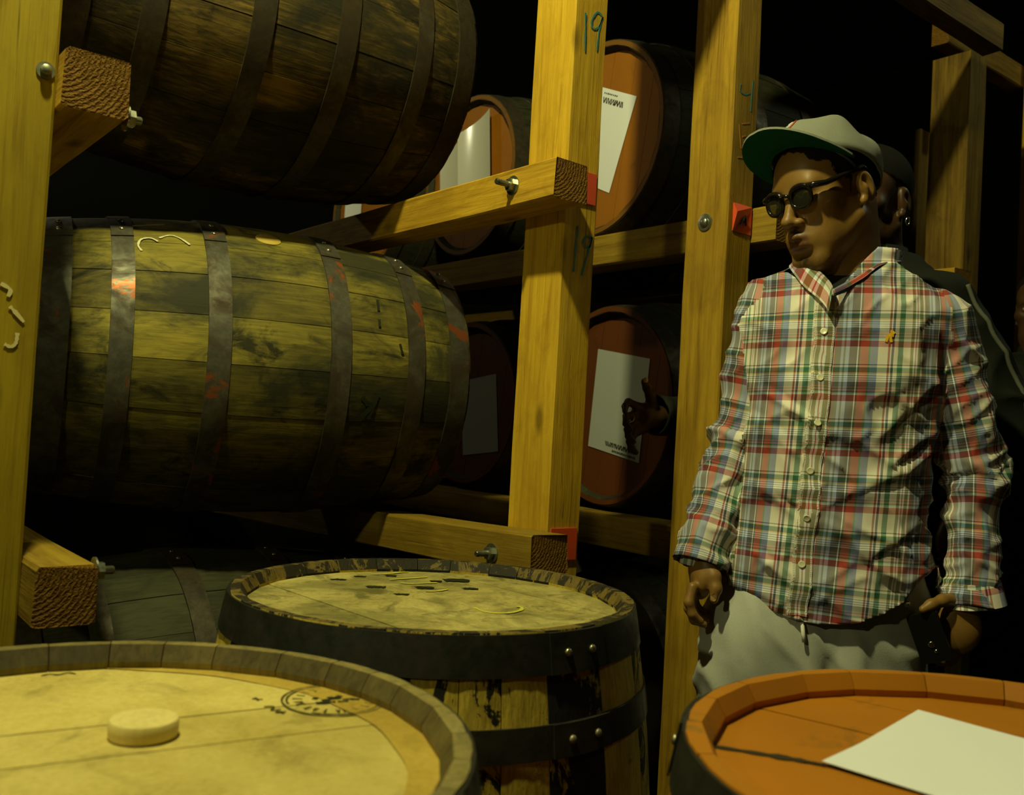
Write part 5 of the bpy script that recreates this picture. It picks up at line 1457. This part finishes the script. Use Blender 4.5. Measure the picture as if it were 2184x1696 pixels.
# ================================================================ the people behind
M['eye'] = plain('eye_white', (0.42, 0.38, 0.28), 0.25, 0, 0.5)
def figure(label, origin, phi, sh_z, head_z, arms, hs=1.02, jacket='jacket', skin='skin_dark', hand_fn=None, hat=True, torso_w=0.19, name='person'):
    """clothed figure facing the viewer's left; arms = ((shoulder, elbow, wrist), ...) in local coordinates"""
    o = empty(name, origin, (0, 0, ROTV), label=label, cat='person')
    fd = np.array((-math.sin(phi), -math.cos(phi), 0))
    k = sh_z / 1.46
    rows = [(0.80 * k, 0, 0, 0.185, 0.125), (0.95 * k, 0, 0, 0.182, 0.125), (1.12 * k, 0, 0, 0.178, 0.120), (1.30 * k, 0, 0, torso_w, 0.128), (1.40 * k, 0, 0, torso_w, 0.120), (1.47 * k, 0, 0, torso_w * 0.86, 0.098), (1.52 * k, 0, 0, 0.105, 0.080), (1.56 * k, 0, 0, 0.078, 0.074)]
    allp = np.array([p for a in arms for p in a]); lo = np.minimum(allp.min(0) - 0.16, (-0.26, -0.26, 0)); hi = np.maximum(allp.max(0) + 0.16, (0.26, 0.26, head_z + 0.2))
    S = SDF(axis_coords([(lo[0], hi[0], 0.0048)]), axis_coords([(lo[1], hi[1], 0.0048)]), axis_coords([(0, 0.7, 0.014), (0.7, head_z + 0.19, 0.0048)]))
    S.stack(rows, phi, 0.03, grow=-0.02)
    Hc = fd * 0.03 + np.array((0, 0, head_z)); Hr = head_frame(phi, R(4))
    P = head_prims(S, Hc, Hr, hs)
    S.cap(P(0, -0.02, -0.03), (0, 0, 1.44 * k), 0.060, 0.068, 0.03)
    for sh, el, wr in arms:
        S.cap(sh, el, 0.044, 0.036, 0.02); S.cap(el, wr, 0.036, 0.026, 0.02)
    if hand_fn: hand_fn(S)
    rt_ = np.array((-math.cos(phi), math.sin(phi), 0))
    for q in (-1, 1):
        h = rt_ * 0.09 * q
        S.cap(h + (0, 0, 0.85 * k), h * 1.1 + (0, 0, 0.46 * k), 0.075, 0.052, 0.03); S.cap(h * 1.1 + (0, 0, 0.46 * k), h * 1.1 + (0, 0, 0.07), 0.052, 0.036, 0.02)
        S.cap(h * 1.1 + (0, 0, 0.05), h * 1.1 + fd * 0.15 + (0, 0, 0.03), 0.036, 0.028, 0.02)
    V, Q = S.mesh(); obj('body', np_mesh('body', V, Q, M[skin]), o)
    J = SDF(axis_coords([(lo[0], hi[0], 0.008)]), axis_coords([(lo[1], hi[1], 0.008)]), axis_coords([(0.70 * k, 1.62 * k, 0.008)]))
    J.stack(rows, phi, 0.03, grow=0.006)
    for sh, el, wr in arms: J.cap(sh, el, 0.066, 0.058, 0.03); J.cap(el, wr, 0.052, 0.045, 0.012)
    jv, jq = J.mesh(); n = vnormals(jv, jq)
    f = ridge(vnoise(jv * np.array((9, 9, 13)) + 7)) ** 3 * 0.012 + (vnoise(jv * 7 + 3) - 0.5) * 0.014
    jv = jv + n * f[:, None]
    ends = [(wr, (wr - el) / np.linalg.norm(wr - el)) for _, el, wr in arms]
    def gj(Pp):
        g = np.maximum(Pp[:, 2] - 1.555 * k, 0.80 * k - Pp[:, 2])
        for wr, ax in ends:
            near = np.linalg.norm(Pp - wr, axis=1) < 0.12
            g = np.maximum(g, np.where(near, (Pp - wr) @ ax - 0.012, -1))
        return g
    jv, jq = trim(jv, jq, gj)
    j_ = obj('jacket', np_mesh('jacket', jv, jq, M[jacket]), o); md = j_.modifiers.new('cloth', 'SOLIDIFY'); md.thickness = 0.004; md.offset = -1
    # standing collar
    mb = MB(); c = fd * 0.012
    Mx = Matrix.Translation((c[0], c[1], 1.515 * k)); mb.lathe([(0.088, 0.0), (0.082, 0.030), (0.078, 0.055), (0.074, 0.056), (0.075, 0.02)], 28, M=Mx, cap=False); mb.build('jacket_collar', M[jacket], j_, smooth=True)
    T = SDF(axis_coords([(-0.26, 0.26, 0.012)]), axis_coords([(-0.26, 0.26, 0.012)]), axis_coords([(0.02, 0.95 * k, 0.012)]))
    T.stack([(0.72 * k, 0, 0, 0.175, 0.12), (0.84 * k, 0, 0, 0.178, 0.12), (0.93 * k, 0, 0, 0.172, 0.116)], phi, 0.03)
    for q in (-1, 1):
        h = rt_ * 0.09 * q; T.cap(h + (0, 0, 0.80 * k), h * 1.1 + (0, 0, 0.46 * k), 0.092, 0.075, 0.03); T.cap(h * 1.1 + (0, 0, 0.46 * k), h * 1.1 + (0, 0, 0.10), 0.075, 0.062, 0.03)
    tv_, tq = T.mesh(); obj('trousers', np_mesh('trousers', tv_, tq, M['jeans']), o)
    for q in (-1, 1):
        h = rt_ * 0.099 * q; b = h + fd * 0.15
        Z = SDF(axis_coords([(-0.36, 0.36, 0.008)]), axis_coords([(-0.36, 0.36, 0.008)]), axis_coords([(-0.01, 0.15, 0.008)]))
        Z.cap((h[0], h[1], 0.045), (b[0], b[1], 0.034), 0.046, 0.038, 0.02); Z.cap((h[0], h[1], 0.05), (h[0], h[1], 0.10), 0.046, 0.044, 0.02)
        zv, zq = Z.mesh(); zv[:, 2] = np.maximum(zv[:, 2], 0); obj('shoe', np_mesh('shoe', zv, zq, M['shoe']), o)
    # close-fitting knit cap or hair over the skull
    K = SDF(axis_coords([(-0.16, 0.16, 0.006)]), axis_coords([(-0.16, 0.16, 0.006)]), axis_coords([(head_z - 0.06, head_z + 0.18, 0.006)]))
    K.ell(P(0, -0.010, 0.052), np.array((0.083, 0.106, 0.088)) * hs, Hr, 0.01)
    kv, kq = K.mesh()
    def gk(Pp):
        h = ((Pp - Hc) @ Hr) / hs; return -(h[:, 2] - (0.040 + 0.35 * h[:, 1]) if hat else h[:, 2] - np.where(h[:, 1] > 0, 0.03 + 0.5 * h[:, 1], 0.03 + 0.5 * h[:, 1]))
    kv, kq = trim(kv, kq, gk); obj('knit_cap' if hat else 'hair', np_mesh('knit_cap', kv, kq, M['hair']), o)
    for q in (-1, 1):       # eyes between the lids
        c = Vector(P(q * 0.032, 0.0862, 0.008)); d_ = (Vector(P(q * 0.032, 0.2, 0.008)) - c).normalized(); Mx = Matrix.Translation(c) @ d_.to_track_quat('Z', 'Y').to_matrix().to_4x4() @ Matrix.Diagonal((1.25, 0.75, 1, 1))
        mb = MB(); mb.lathe([(0.0085, 0.0), (0.0075, 0.0058), (0.0045, 0.0088), (0.0005, 0.0096)], 14, M=Mx); e_ = mb.build('eye', M['eye'], o, smooth=True)
        mb = MB(); mb.lathe([(0.0045, 0.0070), (0.0042, 0.0092), (0.0005, 0.0101)], 12, M=Mx); mb.build('iris', M['frame'], e_, smooth=True)
    return o, P, (jv, jq)

A2, D2 = 0.80, 2.10
O2 = view_place(A2, D2)
def wl(u, v, z):
    q = Vector((u - O2.x, v - O2.y, 0)); return np.array((q.dot(RTH), q.dot(FWH), z))
PH2 = R(51.5)
def hand2(S):
    w = lambda *p: wl(*p)
    S.cap(w(0.455, 0.150, 1.195), w(0.425, 0.152, 1.195), 0.027, 0.028, 0.012)
    for a, b in (((0.430, 0.152, 1.212), (0.398, 0.152, 1.216)), ((0.428, 0.154, 1.196), (0.392, 0.154, 1.196)), ((0.428, 0.154, 1.180), (0.394, 0.154, 1.175)), ((0.430, 0.154, 1.168), (0.398, 0.154, 1.155))):
        S.cap(w(*a), w(*b), 0.0145, 0.0118, 0.008)
    for c in ([(0.396, 0.150, 1.218), (0.358, 0.142, 1.226), (0.336, 0.130, 1.214), (0.326, 0.120, 1.202)], [(0.390, 0.152, 1.196), (0.350, 0.138, 1.192), (0.332, 0.120, 1.174), (0.336, 0.108, 1.160)],
              [(0.392, 0.152, 1.174), (0.356, 0.138, 1.161), (0.342, 0.120, 1.145), (0.348, 0.108, 1.133)], [(0.397, 0.152, 1.154), (0.370, 0.142, 1.133), (0.360, 0.126, 1.117), (0.366, 0.116, 1.108)]):
        S.chain([w(*q) for q in c], [0.0100, 0.0090, 0.0084, 0.0070], 0.004)
    S.chain([w(0.438, 0.140, 1.222), w(0.420, 0.130, 1.246), w(0.402, 0.124, 1.262), w(0.385, 0.120, 1.276)], [0.0150, 0.0125, 0.0112, 0.0085], 0.007)
arms2 = ((np.array((-0.110, 0.140, 1.455)), wl(0.705, 0.128, 1.215), wl(0.470, 0.148, 1.197)),
         (np.array((0.100, -0.130, 1.455)), np.array((0.235, -0.175, 1.200)), np.array((0.120, -0.215, 1.040))))
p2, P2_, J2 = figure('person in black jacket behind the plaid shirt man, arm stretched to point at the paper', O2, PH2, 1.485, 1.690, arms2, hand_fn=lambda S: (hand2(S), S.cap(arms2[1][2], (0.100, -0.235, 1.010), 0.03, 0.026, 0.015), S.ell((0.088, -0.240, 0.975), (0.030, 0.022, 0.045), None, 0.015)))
mb = MB(); c0 = wl(0.372, 0.146, 1.190); ax = (wl(0.354, 0.140, 1.186) - wl(0.390, 0.152, 1.195)); ax /= np.linalg.norm(ax)
Mx = Matrix.Translation(Vector(c0)) @ Vector(ax).to_track_quat('Z', 'Y').to_matrix().to_4x4()
mb.lathe([(0.0100, -0.003), (0.0125, -0.003), (0.0128, 0.0), (0.0125, 0.003), (0.0100, 0.003)], 20, M=Mx, cap=False); mb.build('finger_ring', M['silver'], p2, smooth=True, sharp=50)
mb = MB(); q = wl(0.3825, 0.1135, 1.279)
mb.add([Vector(q) + Vector((0.0062 * math.cos(a), -0.003, 0.0062 * math.sin(a))) for a in [k * math.pi / 6 for k in range(12)]], [tuple(range(12))]); mb.build('thumb_nail', M['nail'], p2)
mb = MB(); c = Vector(P2_(-0.086, -0.008, -0.034)); mb.tube([c + Vector((0.004 * math.cos(a), -0.003, 0.008 * math.sin(a) - 0.008)) for a in [k * math.pi / 8 for k in range(16)]], 0.0022, 6, closed=True); mb.build('earring', M['silver'], p2, smooth=True)
M['strap'] = plain('grey_strap', (0.10, 0.105, 0.075), 0.6)
# pale strap running off the left shoulder
JB = BVHTree.FromPolygons([Vector(v) for v in J2[0]], [tuple(q) for q in J2[1]])
pts = []
for q in smooth_pts([(0.128, -0.190, 1.500), (0.150, -0.205, 1.455), (0.178, -0.215, 1.400), (0.205, -0.225, 1.350), (0.225, -0.228, 1.300), (0.232, -0.230, 1.24)], 5):
    h = JB.find_nearest(q); pts.append(h[0] + (q - h[0]).normalized() * 0.003)
mb = MB(); mb.tube(pts, 0.0045, 8); mb.build('shoulder_piping', M['strap'], p2, smooth=True)

O3 = view_place(1.51, 2.62)
arms3 = ((np.array((-0.105, 0.130, 1.33)), np.array((-0.150, 0.090, 1.07)), np.array((-0.150, 0.000, 0.930))),
         (np.array((0.105, -0.130, 1.33)), np.array((0.150, -0.160, 1.06)), np.array((0.140, -0.200, 0.86))))
def hand3(S):
    for wr, d in ((arms3[0][2], -0.03), (arms3[1][2], -0.02)):
        S.cap(wr, wr + (0.0, d, -0.05), 0.026, 0.028, 0.012); S.ell(wr + (0.004, d * 1.4, -0.075), (0.020, 0.036, 0.040), None, 0.012)
        for i in range(4):
            b = wr + (0.0, d * 1.4 - 0.026 + 0.018 * i, -0.105); S.chain([b, b + (0.002, 0, -0.035), b + (0.014, 0, -0.058)], [0.0105, 0.0095, 0.0075], 0.005)
        t = wr + (0.006, d - 0.022, -0.045); S.chain([t, t + (0.006, -0.016, -0.028), t + (0.008, -0.020, -0.052)], [0.013, 0.011, 0.008], 0.007)
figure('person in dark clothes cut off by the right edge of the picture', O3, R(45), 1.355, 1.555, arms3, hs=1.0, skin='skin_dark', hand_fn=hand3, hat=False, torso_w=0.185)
